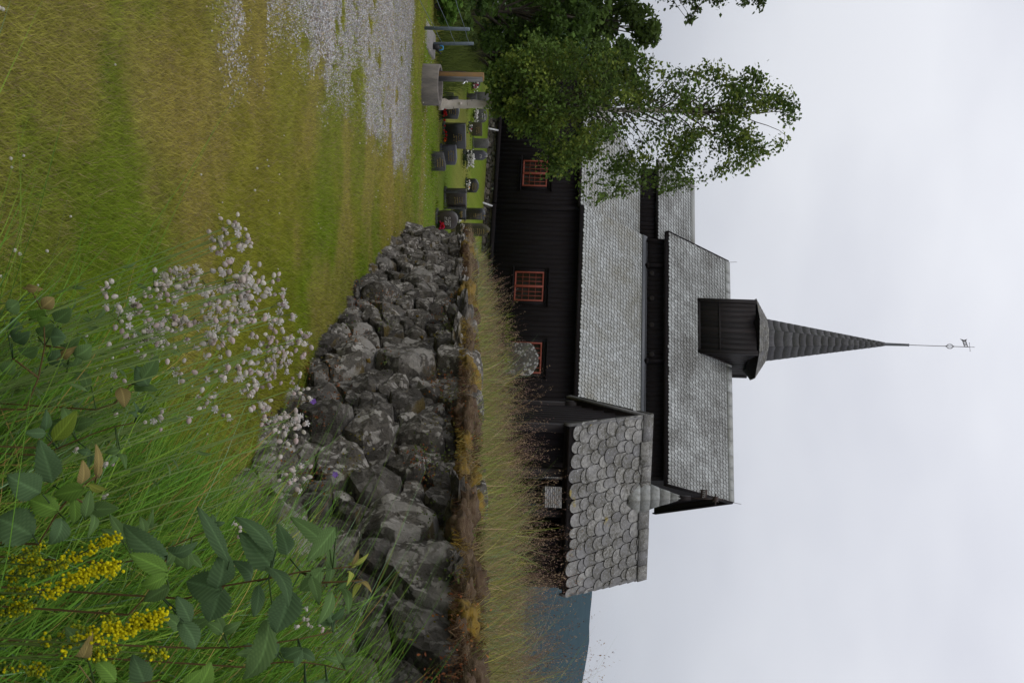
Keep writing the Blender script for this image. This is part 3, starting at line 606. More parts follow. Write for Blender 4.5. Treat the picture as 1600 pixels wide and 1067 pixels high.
for s_ in (-1, 1):
    q0 = ch(NA0, RB, RZ + .035); q1 = ch(NA1, RB, RZ + .035); dn = unit(ch(0, RB + s_ * 2.6, ez) - ch(0, RB, RZ)) * .3; nn = unit(np.cross(CA, dn)); nn = nn if nn[2] > 0 else -nn
    x = 0
    while x < NA1 - NA0 - .05:
        w_ = min(U(.4, .6), NA1 - NA0 - x); o = nn * (.03 + U(0, .008)); slab(g, [q0 + CA * (x + .006) + o, q0 + CA * (x + w_ - .006) + o, q0 + CA * (x + w_ - .006) + dn + o, q0 + CA * (x + .006) + dn + o], .02); x += w_
g.build('ridge_slates', 'slate_clean', nave_roof)
g = Geo()
for a_ in (NA0 - .02, NA1 + .02):
    for s_ in (-1, 1):
        p0, p1 = ch(a_, RB + s_ * (RB - e0), ez - .06), ch(a_, RB, RZ - .06); d_ = unit(p1 - p0); g.box((p0 + p1) / 2 , (.05, np.linalg.norm(p1 - p0), .2), (CA, d_, np.cross(CA, d_)))
g.box(ch((NA0 + NA1) / 2, e0 + .02, ez - .06), (NA1 - NA0, .05, .14), CAX)
g.build_each('bargeboard', 'tar', nave_roof)
g = Geo(); g.tube([ch(NA0, RB, RZ), ch(NA0 - .02, RB, RZ + .35)], .008, 5); g.tube([ch(NA1, RB, RZ), ch(NA1 + .05, RB, RZ + .32)], .008, 5); g.build_each('lightning_rod', 'iron', church)
# south aisle
a_e = -.32; up1 = unit(ch(0, HB, 4.2) - ch(0, a_e, AE)); s1 = np.linalg.norm(ch(0, HB, 4.2) - ch(0, a_e, AE)); la, ra = A0 - .05, A1 + .12
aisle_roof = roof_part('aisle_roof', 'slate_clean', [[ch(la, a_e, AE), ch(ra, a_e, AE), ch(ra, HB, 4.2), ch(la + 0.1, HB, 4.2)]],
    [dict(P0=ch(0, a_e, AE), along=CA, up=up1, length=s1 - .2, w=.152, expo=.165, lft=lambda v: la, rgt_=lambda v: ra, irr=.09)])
g = Geo(); g.box(ch((la + ra) / 2, HB - .12, 4.2 - .02), (ra - la, .26, .025), (CA, up1, np.cross(CA, up1))); g.build('lead_flashing', 'lead', aisle_roof)
g = Geo()
for o_, t_ in ((.03, .16), (-.12, .10)):
    p0, p1 = ch(ra + o_, a_e, AE - .05 - (.03 - o_) * .5), ch(ra + o_, HB, 4.14 - (.03 - o_) * .5); d_ = unit(p1 - p0); g.box((p0 + p1) / 2, (.06, np.linalg.norm(p1 - p0), t_), (CA, d_, np.cross(CA, d_)))
g.build_each('bargeboard', 'tarbrown', aisle_roof)
g = Geo(); g.box(ch((la + ra) / 2, a_e + .02, AE - .07), (ra - la, .05, .12), CAX); g.build('eaves_board', 'tar', aisle_roof)
# chancel aisle with hipped east end, chancel roof
cz0, cz1 = 1.56, 3.98; up2 = unit(ch(0, 2.9, cz1) - ch(0, -.24, cz0)); s2 = np.linalg.norm(ch(0, 2.9, cz1) - ch(0, -.24, cz0)); ex = -9.2
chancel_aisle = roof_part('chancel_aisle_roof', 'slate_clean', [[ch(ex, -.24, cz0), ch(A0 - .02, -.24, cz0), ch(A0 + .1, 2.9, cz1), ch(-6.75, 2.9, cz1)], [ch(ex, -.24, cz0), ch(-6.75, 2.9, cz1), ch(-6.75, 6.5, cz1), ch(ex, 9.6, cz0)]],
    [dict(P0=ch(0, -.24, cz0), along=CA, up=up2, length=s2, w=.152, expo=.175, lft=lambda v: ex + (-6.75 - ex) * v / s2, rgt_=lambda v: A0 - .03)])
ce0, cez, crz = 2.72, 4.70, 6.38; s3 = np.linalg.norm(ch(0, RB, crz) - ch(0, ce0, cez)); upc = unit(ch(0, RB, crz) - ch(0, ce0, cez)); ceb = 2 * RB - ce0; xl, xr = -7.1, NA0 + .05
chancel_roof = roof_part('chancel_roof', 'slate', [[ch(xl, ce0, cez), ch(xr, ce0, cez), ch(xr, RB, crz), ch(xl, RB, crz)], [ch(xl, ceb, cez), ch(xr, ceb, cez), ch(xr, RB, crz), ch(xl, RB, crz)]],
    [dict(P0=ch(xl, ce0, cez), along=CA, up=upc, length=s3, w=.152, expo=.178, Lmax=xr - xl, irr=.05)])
g = Geo()
for s_ in (-1, 1):
    dn = unit(ch(0, RB + s_ * 2, cez) - ch(0, RB, crz)) * .25; nn = unit(np.cross(CA, dn)); nn = nn if nn[2] > 0 else -nn; slab(g, [ch(xl, RB, crz + .035) + nn * .02, ch(xr, RB, crz + .035) + nn * .02, ch(xr, RB, crz + .035) + dn + nn * .02, ch(xl, RB, crz + .035) + dn + nn * .02], .025)
g.build('ridge_slates', 'slate_clean', chancel_roof)
# windows
def window(a0, a1, z0, z1, b=0.):
    fr = Geo(); t_ = .055; ca, cz = (a0 + a1) / 2, (z0 + z1) / 2
    for x in (a0 + t_ / 2, a1 - t_ / 2): fr.box(ch(x, b - .06, cz), (t_, .06, z1 - z0), CAX)
    fr.box(ch(ca, b - .063, cz), (.085, .06, z1 - z0), CAX)
    for z in (z0 + t_ / 2, z1 - t_ / 2): fr.box(ch(ca, b - .058, z), (a1 - a0 - .01, .06, t_), CAX)
    w = fr.build('window', 'red', church, bevel=.004); gg = Geo()
    for h_ in (0, 1):
        l = a0 + t_ if h_ == 0 else ca + .04; r = ca - .04 if h_ == 0 else a1 - t_
        for i in (1, 2): gg.box(ch(l + (r - l) * i / 3, b - .052, cz), (.016, .03, z1 - z0 - .06), CAX)
        for i in (1, 2, 3): gg.box(ch((l + r) / 2, b - .050, z0 + t_ + (z1 - z0 - 2 * t_) * i / 4), (r - l, .03, .016), CAX)
    gg.build('glazing_bar', 'red', w); gg = Geo()
    for h_ in (0, 1):
        l = a0 + t_ if h_ == 0 else ca + .04; r = ca - .04 if h_ == 0 else a1 - t_
        for i in range(3):
            for j in range(4):
                x, z = l + (r - l) * (i + .5) / 3, z0 + t_ + (z1 - z0 - 2 * t_) * (j + .5) / 4; ti = U(-.012, .012); tj = U(-.012, .012)
                gg.add([ch(x + sx * .068, b - .036 + sx * ti + sz * tj, z + sz * .12) for sx, sz in ((-1, -1), (1, -1), (1, 1), (-1, 1))], [(0, 1, 2, 3)])
    gg.build('pane', 'glass', w); gg = Geo()
    gg.box(ch(ca, b - .08, z0 - .06), (a1 - a0 + .36, .16, .05), CAX); gg.box(ch(ca, b - .05, z0 - .15), (a1 - a0 + .3, .08, .04), CAX); gg.box(ch(ca, b - .075, z1 + .19), (a1 - a0 + .36, .15, .035), CAX); gg.box(ch(ca, b - .04, z1 + .09), (a1 - a0 + .22, .06, .15), CAX)
    for x in (a0 - .06, a1 + .06): gg.box(ch(x, b - .04, cz + .02), (.11, .06, z1 - z0 + .1), CAX)
    gg.build('frame', 'tar', w)
window(-.67, .50, -.73, .34); window(2.1, 3.28, -.70, .38); window(-5.36, -4.24, -.65, .29, .06)
# things on the west end seen past the aisle corner
g = Geo()
for i, b_ in enumerate((.35, .75, 1.15, 1.6)): g.tube([ch(A1 + .08, b_, WB), ch(A1 + .08, b_, 1.8)], .07, 8)
g.build_each('half_column', 'tarbrown', church); g = Geo(); g.box(ch(A1 + .14, -.06, .35), (.025, .05, 1.5), CAX); g.build('red_trim', 'red', church)
g = Geo(); g.tube([ch(A1 + .12, 1.95, WB), ch(A1 + .12, 1.95, 1.5)], .05, 8); g.build('ochre_post', 'gold_wood', church)
# foundation of rubble
def found_place(s, h, dp): return ch(-9.0 + s, .1 - dp, -2.22 + h)
g = Geo(); stone_face(g, 13.6, lambda s: .55, found_place, .06, .17, 1.5, .07, 11, .3, 12); g.build('foundation', 'stone2', church, smooth=True)
g = Geo()
for x0, y0, x1, y1 in ((763, 201, 778, 204), (749, 315, 769, 322)):
    p0 = on_plane(x0, y0, ch(0, -.5, 0), CB); p1 = on_plane(x1, y1, ch(0, -.12, 0), CB); g.tube([p0, p1], .035, 8)
g.build_each('drain_pipe', 'white_pipe', church, smooth=True)
# west porch with its own low slate roof
pz0, pz1 = .55, 1.24; pa0 = 4.55; g = Geo()
PQ = [at(849.5, 738, 38.6), at(849.5, 852, 38.6), at(876, 846, 40.2), at(876, 746, 40.2)]
slab(g, PQ, .06); wp = g.build('porch_roof', 'tarbrown', church); g = Geo(); d_ = unit(PQ[1] - PQ[0]); u_ = PQ[3] - PQ[0]; u_ = u_ - d_ * u_.dot(d_); lu = np.linalg.norm(u_)
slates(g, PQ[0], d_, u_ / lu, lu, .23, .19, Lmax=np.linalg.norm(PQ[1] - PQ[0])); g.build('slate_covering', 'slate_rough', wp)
g = Geo(); c_ = (PQ[0] + PQ[1]) / 2
for i in range(13): q = PQ[0] + (PQ[1] - PQ[0]) * (i + .5) / 13 + np.array([0, .25, 0]); g.box(q * [1, 1, 0] + Zv * ((q[2] - 1.9) / 2), (.18, .04, q[2] + 1.9))
g.build('porch_wall', 'tar', wp)
# ridge turret
def on_roof_z(b): return RZ - (RB - b) * (RZ - NE) / (RB - e0)
ta0, ta1, tb0 = -1.12, 1.02, 3.3; tb1 = 2 * RB - tb0; tz1 = 8.62
g = Geo(); boards(g, ta0, ta1, tb0, lambda c: on_roof_z(tb0) - .1, lambda c: tz1, .24)
boards(g, tb0, tb1, ta1, lambda c: RZ - abs(c - RB) * 1.06 - .1, lambda c: tz1, .24, axis=1)
boards(g, tb0, tb1, ta0, lambda c: RZ - abs(c - RB) * 1.06 - .1, lambda c: tz1, .24, axis=1); boards(g, ta0, ta1, tb1, lambda c: on_roof_z(tb0) - .1, lambda c: tz1, .5)
turret = g.build('turret', 'tarbrown', church); g = Geo()
for a_ in (ta0, ta1):
    for b_ in (tb0, tb1): g.box(ch(a_, b_, (on_roof_z(tb0) + tz1) / 2), (.15, .15, tz1 - on_roof_z(tb0) + .1), CAX)
g.box(ch((ta0 + ta1) / 2, tb0 - .035, on_roof_z(tb0) + .03), (ta1 - ta0 + .12, .07, .1), CAX); g.box(ch((ta0 + ta1) / 2, tb0 - .03, 7.2), (ta1 - ta0, .05, .06), CAX)
p0, p1 = ch(ta1 + .03, tb0, on_roof_z(tb0) + .02), ch(ta1 + .03, RB, RZ + .05); d_ = unit(p1 - p0); g.box((p0 + p1) / 2, (.06, np.linalg.norm(p1 - p0), .12), (CA, d_, np.cross(CA, d_)))
g.build_each('turret_frame', 'tarbrown', turret)
# eight-sided cap and spire
TC = ch((ta0 + ta1) / 2, RB, 0); oct_rot = math.radians(-6)
def octo(r, z, sq=1.): return [TC + Zv * z + r / math.cos(math.pi / 8) * np.array([math.cos(oct_rot + math.pi / 8 + k * math.pi / 4), math.sin(oct_rot + math.pi / 8 + k * math.pi / 4), 0]) for k in range(8)]
def ring_faces(n=8): return [(k, (k + 1) % n, n + (k + 1) % n, n + k) for k in range(n)]
g = Geo(); g.add(octo(1.30, 8.50) + octo(1.55, 8.72), ring_faces()); g.add(octo(1.55, 8.72) + octo(.9, 8.74), ring_faces()); g.add(octo(1.22, 8.4) + octo(1.30, 8.52), ring_faces()); g.add(octo(1.0, 8.40) + octo(1.22, 8.4), ring_faces())
g.build('cap_soffit', 'tar', turret)
def spire_slates(geo, r0, z0, r1, z1, wfun, efun, sc=1.):
    A_, B_ = octo(r0, z0), octo(r1, z1)
    for k in range(8):
        p0, p1, q0, q1 = A_[k], A_[(k + 1) % 8], B_[k], B_[(k + 1) % 8]; h = np.linalg.norm((q0 + q1) / 2 - (p0 + p1) / 2); up_ = unit((q0 + q1) / 2 - (p0 + p1) / 2); al_ = unit(p1 - p0); nn = unit(np.cross(al_, up_)); nn = nn if nn @ ((p0 + p1) / 2 - TC - Zv * z0) > 0 else -nn
        v = -.02
        while v < h:
            e = efun(v / h) * U(.85, 1.15); W0 = np.linalg.norm(p1 - p0) + (np.linalg.norm(q1 - q0) - np.linalg.norm(p1 - p0)) * max(v, 0) / h; Wt = np.linalg.norm(p1 - p0) + (np.linalg.norm(q1 - q0) - np.linalg.norm(p1 - p0)) * min(v + e * 1.15, h) / h
            nc = max(1, int(round(W0 / wfun(v / h)))); cuts = [0] + sorted(min(.96, max(.04, (i + U(-.18, .18)) / nc)) for i in range(1, nc)) + [1]
            for i in range(nc):
                f0, f1 = cuts[i], cuts[i + 1]; c0 = (p0 + p1) / 2; tp = min(v + e * 1.15, h); lf = .014; cv = [(0, .02), (.25, -.005), (.5, -.02), (.75, -.01), (1, .015)]
                bot = [c0 + al_ * ((f0 + (f1 - f0) * s_ - .5) * W0 * .995) + up_ * (v + dv * e * 3) + nn * lf for s_, dv in cv]; tops = [c0 + al_ * ((f - .5) * Wt) + up_ * tp + nn * .003 for f in (f1, f0)]
                m = len(bot); low = [q - nn * .012 for q in bot]; geo.add(bot + tops + low, [tuple(range(m + 2))] + [(j, m + 2 + j, m + 3 + j, j + 1) for j in range(m - 1)], col=1., tint=random.random())
            v += e
g = Geo(); g.add(octo(1.56, 8.72) + octo(.80, 9.22), ring_faces()); cap = g.build('cap_roof', 'under', turret)
g = Geo(); spire_slates(g, 1.57, 8.73, .80, 9.23, lambda t_: .2, lambda t_: .17); g.build('cap_slates', 'slate_rough', turret)
ztip = 13.95; g = Geo(); g.add(octo(.82, 9.16) + octo(.06, ztip), ring_faces()); spire = g.build('spire', 'under', church)
g = Geo(); spire_slates(g, .83, 9.14, .065, ztip, lambda t_: .48, lambda t_: .34 - .12 * t_); g.build('spire_slates', 'slate_spire', spire)
tip = at(1383, 541, np.dot(TC, [0, 1, 0])); rod1 = at(1520, 543, TC[1]); zc = at(1420, 542, TC[1])[2]
cx_ = TC; g = Geo(); g.tube([cx_ + Zv * (ztip - .35), cx_ + Zv * ztip, cx_ + Zv * (zc - .05), cx_ + Zv * zc], [.12, .065, .05, .06], 10); g.build('spire_cap', 'lead', spire, smooth=True)
zr = rod1[2]; g = Geo(); g.tube([cx_ + Zv * zc, cx_ + Zv * (zr - .12)], .014, 6)
# finial: openwork orb, flag, cross
zo = at(1484, 541, TC[1])[2]; zf0, zf1 = at(1506, 541, TC[1])[2] - .03, at(1511, 541, TC[1])[2]
for k in range(4): 
    q = math.pi * k / 4; ax_ = np.array([math.cos(q), math.sin(q), 0]); g.tube([cx_ + Zv * (zo + .13 * math.sin(t_)) + ax_ * .10 * math.cos(t_) for t_ in np.linspace(0, 2 * math.pi, 15)], .006, 4, cap=False)
g.blob(cx_ + Zv * (zo - .15), .03, 0, 1, lev=1); g.blob(cx_ + Zv * (zo + .15), .03, 0, 1, lev=1)
for z_, l_, ax_ in ((zr - .12, .17, rgt), ): g.tube([cx_ + Zv * z_ - CA * l_, cx_ + Zv * z_ + CA * l_], .008, 5)
g.tube([cx_ + Zv * (zr - .2), cx_ + Zv * (zr + .05)], .008, 5)
for q in (cx_ + Zv * (zr - .12) - CA * .17, cx_ + Zv * (zr - .12) + CA * .17, cx_ + Zv * (zr + .05)): g.blob(q, .018, 0, 1, lev=1)
rodp = g.build('finial_rod', 'iron', spire); g = Geo()
fl = lambda s_, z_: cx_ - CA * s_ + Zv * (zf0 + z_ - s_ * .22 + .05)
for za, zb in ((0, .028), (.125, .15)): g.prism([(0, za), (.27, za), (.27, zb), (0, zb)], fl(0, 0), -CA + Zv * -.22, Zv, CB, .012)
for s_ in (.0, .07, .125, .18, .235): g.prism([(s_, 0), (s_ + .026, 0), (s_ + .026, .15), (s_, .15)], fl(0, 0) + CB * .002, -CA + Zv * -.22, Zv, CB, .012)
g.prism([(.26, 0), (.34, -.06), (.29, .075), (.34, .22), (.26, .15)], fl(0, 0) + CB * .004, -CA + Zv * -.22, Zv, CB, .012)
g.build('weather_vane', 'iron', spire)

# ------------------------------------------------------------------ lychgate
LA = np.array([math.cos(math.radians(8)), math.sin(math.radians(8)), 0]); LB = np.array([-math.sin(math.radians(8)), math.cos(math.radians(8)), 0]); LAX = (LA, LB, Zv)
E0 = at(892, 664, 18.); E1 = on_plane(880.5, 930, E0, LB); LL = (E1 - E0) @ LA; ezl = (E0[2] + E1[2]) / 2
def ly(a, b, z): return np.array([E0[0], E0[1], 0]) + LA * a + LB * b + Zv * z
bR = 1.25; rz = on_plane(1012, 775, ly(0, bR, 0), LB)[2]; lr0 = (on_plane(1018, 650, ly(0, bR, 0), LB) - E0) @ LA; lr1 = (on_plane(1003, 901, ly(0, bR, 0), LB) - E0) @ LA
base_l = -.38
lych = thing('lychgate', 'dark churchyard gate house with a mossy round-slate roof and small ridge turret', 'lychgate', ly(LL / 2, bR, base_l))
g = Geo(); slab(g, [ly(0, 0, ezl), ly(LL, 0, ezl), ly(lr1, bR, rz), ly(lr0, bR, rz)], .07); slab(g, [ly(0, 2 * bR, ezl), ly(LL, 2 * bR, ezl), ly(lr1, bR, rz), ly(lr0, bR, rz)], .07)
lroof = g.build('roof', 'tarbrown', lych); g = Geo(); u_ = ly(0, bR, rz) - ly(0, 0, ezl); lu = np.linalg.norm(u_)
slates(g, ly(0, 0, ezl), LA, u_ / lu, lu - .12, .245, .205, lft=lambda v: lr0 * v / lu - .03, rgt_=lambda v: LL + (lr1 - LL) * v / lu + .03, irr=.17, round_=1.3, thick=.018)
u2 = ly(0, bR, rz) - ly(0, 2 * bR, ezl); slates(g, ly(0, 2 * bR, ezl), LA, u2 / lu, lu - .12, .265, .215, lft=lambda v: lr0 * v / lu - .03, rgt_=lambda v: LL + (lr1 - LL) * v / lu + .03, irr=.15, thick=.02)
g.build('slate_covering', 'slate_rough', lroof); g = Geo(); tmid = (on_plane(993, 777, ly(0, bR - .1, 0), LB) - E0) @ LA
for s_ in (0, 1):
    x = lr0 - .04
    while x < lr1:
        w_ = min(U(.28, .5), lr1 + .04 - x); dn = (-u_ if s_ == 0 else -u2) / lu * U(.2, .27); nn = unit(np.cross(LA, dn)); nn = nn if nn[2] > 0 else -nn; o = nn * (.045 + U(0, .01)) + Zv * .01
        if x < tmid + .2 and x + w_ > tmid - .2:
            if x < tmid - .2: w_ = max(tmid - .2 - x, .05)
            else: x = tmid + .2; continue
        slab(g, [ly(x, bR, rz) + o, ly(x + w_ - .01, bR, rz) + o, ly(x + w_ - .01, bR, rz) + dn + o, ly(x, bR, rz) + dn + o], .025); x += w_
g.build('ridge_slates', 'slate_rough', lroof)
g = Geo(); bz = lambda: base_l
def lboards(a0, a1, b, z0, z1):
    x = a0
    while x < a1 - .02: w_ = min(U(.14, .2), a1 - x); g.box(ly(x + w_ / 2, b, (z0 + z1) / 2), (w_ - .005, .03, z1 - z0), LAX); x += w_
    g.build('board_wall', 'tar', lych); g.__init__()
lboards(.12, .72, .3, base_l, ezl + .12); lboards(LL * .70, LL - .12, .3, base_l, ezl + .12); lboards(.12, .72, 2.2, base_l, ezl + .12); lboards(LL * .72, LL - .12, 2.2, base_l, ezl + .12)
for a_ in (.12, LL - .12):
    x = .3
    if g.n: g.build('board_wall', 'tar', lych); g.__init__()
    while x < 2.2: w_ = .19; g.box(ly(a_, x + w_ / 2, (base_l + ezl + (1.05 - abs(x + .1 - bR)) * 1.05) / 2), (.03, w_ - .005, ezl - base_l + (1.05 - abs(x + .1 - bR)) * 1.05), LAX); x += w_
g.build('board_wall', 'tar', lych); g = Geo()
for a_ in (.12, LL - .12, LL * .30, LL * .54):
    for b_ in (.28, 2.22): g.box(ly(a_, b_, (base_l + ezl) / 2 + .05), (.13, .14, ezl - base_l + .1), LAX)
for b_ in (.28, 2.22): g.box(ly(LL / 2, b_, ezl - .02), (LL - .06, .15, .16), LAX)
g.build_each('post', 'tarbrown', lych)
g = Geo()
for a0_, a1_ in ((0, lr0), (LL, lr1)):
    for b0_ in (0, 2 * bR): p0, p1 = ly(a0_, b0_, ezl - .05), ly(a1_, bR, rz - .05); d_ = unit(p1 - p0); g.box((p0 + p1) / 2, (.04, np.linalg.norm(p1 - p0), .13), (LA, d_, np.cross(LA, d_)))
g.build_each('bargeboard', 'grey_wood', lych)
# small slated ridge turret and its vane
T0 = on_plane(993, 777, ly(0, bR - .1, 0), LB); ta_ = (T0 - E0) @ LA; tp_ = on_plane(1062, 775, ly(0, bR, 0), LB); aR = .25; Tc = ly(ta_, bR, 0)
def pyr(r, z): return [Tc + Zv * z + r * np.array([math.cos(q), math.sin(q), 0]) for q in (math.radians(-90 + 60 * k + 6) for k in range(6))]
g = Geo(); g.add(pyr(.28, rz - .30) + pyr(.12, rz + .16) + pyr(.015, tp_[2] - .03), [(k + 6 * j, (k + 1) % 6 + 6 * j, 6 + (k + 1) % 6 + 6 * j, 6 + k + 6 * j) for k in range(6) for j in (0, 1)])
lt = g.build('ridge_turret', 'under', lych); g = Geo(); rs = ((.40, rz - .34), (.315, rz - .16), (.24, rz + .02), (.165, rz + .19), (.105, rz + .38), (.03, tp_[2] + .01))
for j in range(5):
    P_, Q_ = pyr(rs[j][0] + .012, rs[j][1] - .015), pyr(rs[j + 1][0] + .006, rs[j + 1][1] + .012)
    for k in range(6): 
        a_, b_, c_, d_ = P_[k], P_[(k + 1) % 6], Q_[(k + 1) % 6], Q_[k]; mdp = (a_ + b_) / 2 - Zv * .03; nn = unit((a_ + b_) / 2 - Tc - Zv * rs[j][1]) * .014; fr = [a_, mdp, b_, c_, d_]; g.add(fr + [q - nn for q in (a_, mdp, b_)], [(0, 1, 2, 3, 4), (0, 5, 6, 1), (1, 6, 7, 2)], col=1., tint=random.random())
g.build('turret_slates', 'slate_clean', lt)
z0_ = tp_[2]; zA = on_plane(1080, 777, ly(0, bR, 0), LB)[2]; zB = on_plane(1099, 777, ly(0, bR, 0), LB)[2]; zC = on_plane(1118, 781, ly(0, bR, 0), LB)[2]; zD = on_plane(1129, 781, ly(0, bR, 0), LB)[2]
g = Geo(); g.box(Tc + Zv * (z0_ + (zA - z0_) / 2 - .02), (.075, .075, zA - z0_ + .02), LAX); g.build('vane_post', 'tarbrown', lt)
g = Geo(); g.tube([Tc + Zv * zA, Tc + Zv * zD], .012, 6); g.blob(Tc + Zv * zC, .055, .1, 3, lev=2); g.tube([Tc + Zv * zC - LA * .1, Tc + Zv * zC + LA * .1], .011, 5); g.blob(Tc + Zv * zD, .018, 0, 1, lev=1)
for q in range(8): d_ = LA * math.cos(q * math.pi / 4) + Zv * math.sin(q * math.pi / 4); g.tube([Tc + Zv * zC, Tc + Zv * zC + d_ * .085], [.02, .004], 4)
fw = .165; fh = .125; g.prism([(0, 0), (-fw, .012), (-fw, fh), (0, fh)], Tc + Zv * (zB - fh / 2) , LA, Zv, LB, .008); vane = g.build('weather_vane', 'iron', lt)
def text_mesh(txt, size, name, mat, o, ax, az, parent, ext=.002):
    cu = bpy.data.curves.new(name, 'FONT'); cu.body = txt; cu.size = size; cu.align_x = 'CENTER'; cu.align_y = 'CENTER'; cu.extrude = ext
    tmp = bpy.data.objects.new(name, cu); SC.collection.objects.link(tmp); dg = bpy.context.evaluated_depsgraph_get(); me = bpy.data.meshes.new_from_object(tmp.evaluated_get(dg))
    bpy.data.objects.remove(tmp); an = np.cross(ax, az); po = np.array(parent['_o']); me.transform(Matrix(((ax[0], az[0], an[0], o[0] - po[0]), (ax[1], az[1], an[1], o[1] - po[1]), (ax[2], az[2], an[2], o[2] - po[2]), (0, 0, 0, 1))))
    me.materials.clear(); me.materials.append(MAT[mat]); ob = bpy.data.objects.new(name, me); SC.collection.objects.link(ob); ob.parent = parent; ob['_o'] = tuple(po); return ob
text_mesh('1775', .068, 'numerals', 'palefig', Tc + Zv * (zB + .004) - LA * (fw / 2) - LB * .004, LA, Zv, lt)

# ------------------------------------------------------------------ gravestones and flowers
def ground_hit(x, y):
    d = ray(x, y); Yv = 5.
    for _ in range(60): p = at(x, y, Yv); Yv += (p[2] - gz(p[0], p[1])) / .14 * .6
    return at(x, y, Yv)
def shape(kind, w, h):
    if kind == 'flat': return [(-w / 2, 0), (w / 2, 0), (w / 2, h), (-w / 2, h)]
    if kind == 'slant': return [(-w / 2, 0), (w / 2, 0), (w / 2, h * .93), (w * .2, h), (-w / 2, h * .95)]
    if kind == 'wave': return [(-w / 2, 0), (w / 2, 0), (w / 2, h * .97), (w * .2, h), (-w * .1, h * .93), (-w / 2, h * .86)]
    if kind == 'round': return [(-w / 2, 0), (w / 2, 0)] + [(w / 2 * math.cos(q), h - w * .32 + w * .32 * math.sin(q)) for q in np.linspace(0, math.pi, 11)]
    if kind == 'arch': return [(-w * .42, 0), (w * .42, 0), (w * .5, h * .3)] + [(w / 2 * math.cos(q), h * .55 + h * .45 * math.sin(q)) for q in np.linspace(.15, math.pi - .15, 11)] + [(-w * .5, h * .3)]
    if kind == 'point': return [(-w / 2, 0), (w / 2, 0), (w / 2, h * .78), (w * .3, h * .9), (0, h), (-w * .3, h * .9), (-w / 2, h * .78)]
    if kind == 'shoulder': return [(-w / 2, 0), (w / 2, 0), (w / 2, h * .75), (w * .42, h * .85), (w * .15, h), (-w * .15, h), (-w * .42, h * .85), (-w / 2, h * .75)]
def gravestone(x, y, xt, wpx, kind, mat, label, rot=32, text='gold', rows=4, lean=0., tpx=7, cross=False, plinth=True, Yd=None, columns=False, tx=.62, tz=(.35, .8)):
    b = ground_hit(x, y) if Yd is None else at(x, y, Yd); sc = b[1] / F; h = (xt - x) * sc; w = wpx * sc / math.cos(math.radians(rot)) * .98; th = max(tpx * sc / math.sin(math.radians(max(abs(rot), 20) + 11)), .08)
    R_ = math.radians(rot); ax = np.array([math.cos(R_), math.sin(R_), 0]); an = np.array([-math.sin(R_), math.cos(R_), 0]); az = unit(Zv + an * lean)
    t_ = thing('gravestone', label, 'gravestone', b, 'gravestones standing in the churchyard'); g = Geo(); p0 = .12 * h if plinth else 0
    g.prism([(q, z + p0 - .03) for q, z in shape(kind, w, h - p0)], b - an * th * .5, ax, az, an, th); g.build('headstone', mat, t_, bevel=.012)
    if plinth: g = Geo(); g.box(b + Zv * (p0 / 2 - .02), (w * 1.12, th * 1.5, p0 + .02), (ax, an, Zv)); g.build('plinth', 'g_rough' if mat != 'g_olive' else 'g_olive', t_, bevel=.01)
    if columns:
        g = Geo()
        for s_ in (-.47, .47): g.box(b + ax * w * s_ - an * (th * .5 + .02) + Zv * h * .5, (w * .14, .06, h * .95), (ax, an, Zv))
        g.build_each('side_column', 'g_rough', t_, bevel=.01)
    if text:
        g = Geo(); hh = h - p0; ls = (tz[1] - tz[0]) * hh / max(rows, 1)
        for r in range(rows):
            z = p0 + hh * tz[1] - (r + .5) * ls; L_ = w * tx * U(.6, 1); q = -L_ / 2
            while q < L_ / 2:
                cw_ = U(.02, .05) * w / .5; 
                if random.random() < .85: g.box(b + ax * (q + cw_ / 2) - an * (th * .5 + .004) + az * (z + U(-.1, .1) * ls), (cw_ * .7, .006, ls * U(.3, .5)), (ax, an, az))
                q += cw_
        if cross: c_ = b - an * (th * .5 + .004) + az * (p0 + hh * .9); g.box(c_, (.016, .006, .09), (ax, an, az)); g.box(c_ + az * .015, (.06, .005, .016), (ax, an, az))
        g.build('lettering', text, t_)
    return b, sc
GB = {}
def gs_(key, *a, **k): GB[key] = gravestone(*a, **k)
gs_('a', 687, 168, 720, 29, 'slant', 'g_black', 'black gravestone with gold lettering right behind the birch trunk', rows=4, tpx=9)
gs_('b', 692, 212, 730, 34, 'flat', 'g_black', 'broad glossy black gravestone with orange flowers at its foot', rows=4, tpx=8, tx=.4)
gs_('c', 688, 242, 716, 29, 'slant', 'g_blue', 'tilted blue-grey gravestone behind the lowest dark stone', rows=3, tpx=7, lean=.12, rot=20)
gs_('d', 674, 252, 699, 26, 'wave', 'g_rough', 'low dark wavy-topped gravestone standing nearest on the lawn', rows=3, tpx=7, rot=26, plinth=False)
gs_('e', 744, 181, 763, 18, 'round', 'g_grey', 'pale grey gravestone with white flowers beside the church foundation', rows=2, tpx=4, text='silver')
gs_('f', 735, 202, 755, 18, 'flat', 'g_olive', 'small square brown gravestone under the white drain pipe', rows=3, tpx=4)
gs_('g', 738, 224, 766, 12, 'round', 'g_grey', 'narrow grey round-topped gravestone without lettering', text=None, tpx=5)
gs_('h', 724, 242, 764, 12, 'point', 'g_blue', 'slim blue-grey pointed obelisk gravestone behind white daisies', rows=2, tpx=6, text='silver', tz=(.6, .72), cross=True)
gs_('i', 728, 290, 750, 19, 'shoulder', 'g_black', 'small black shouldered gravestone standing alone before the church', rows=4, tpx=4)
gs_('j', 694, 309, 731, 25, 'flat', 'g_brown', 'large dark brown gravestone with rough side columns', rows=4, tpx=8, columns=True, tx=.5)
gs_('k', 681, 343, 718, 25, 'arch', 'g_brown', 'brown arched gravestone with pale lettering and pink flowers', rows=4, tpx=9, text='silver', rot=28, tz=(.3, .62))
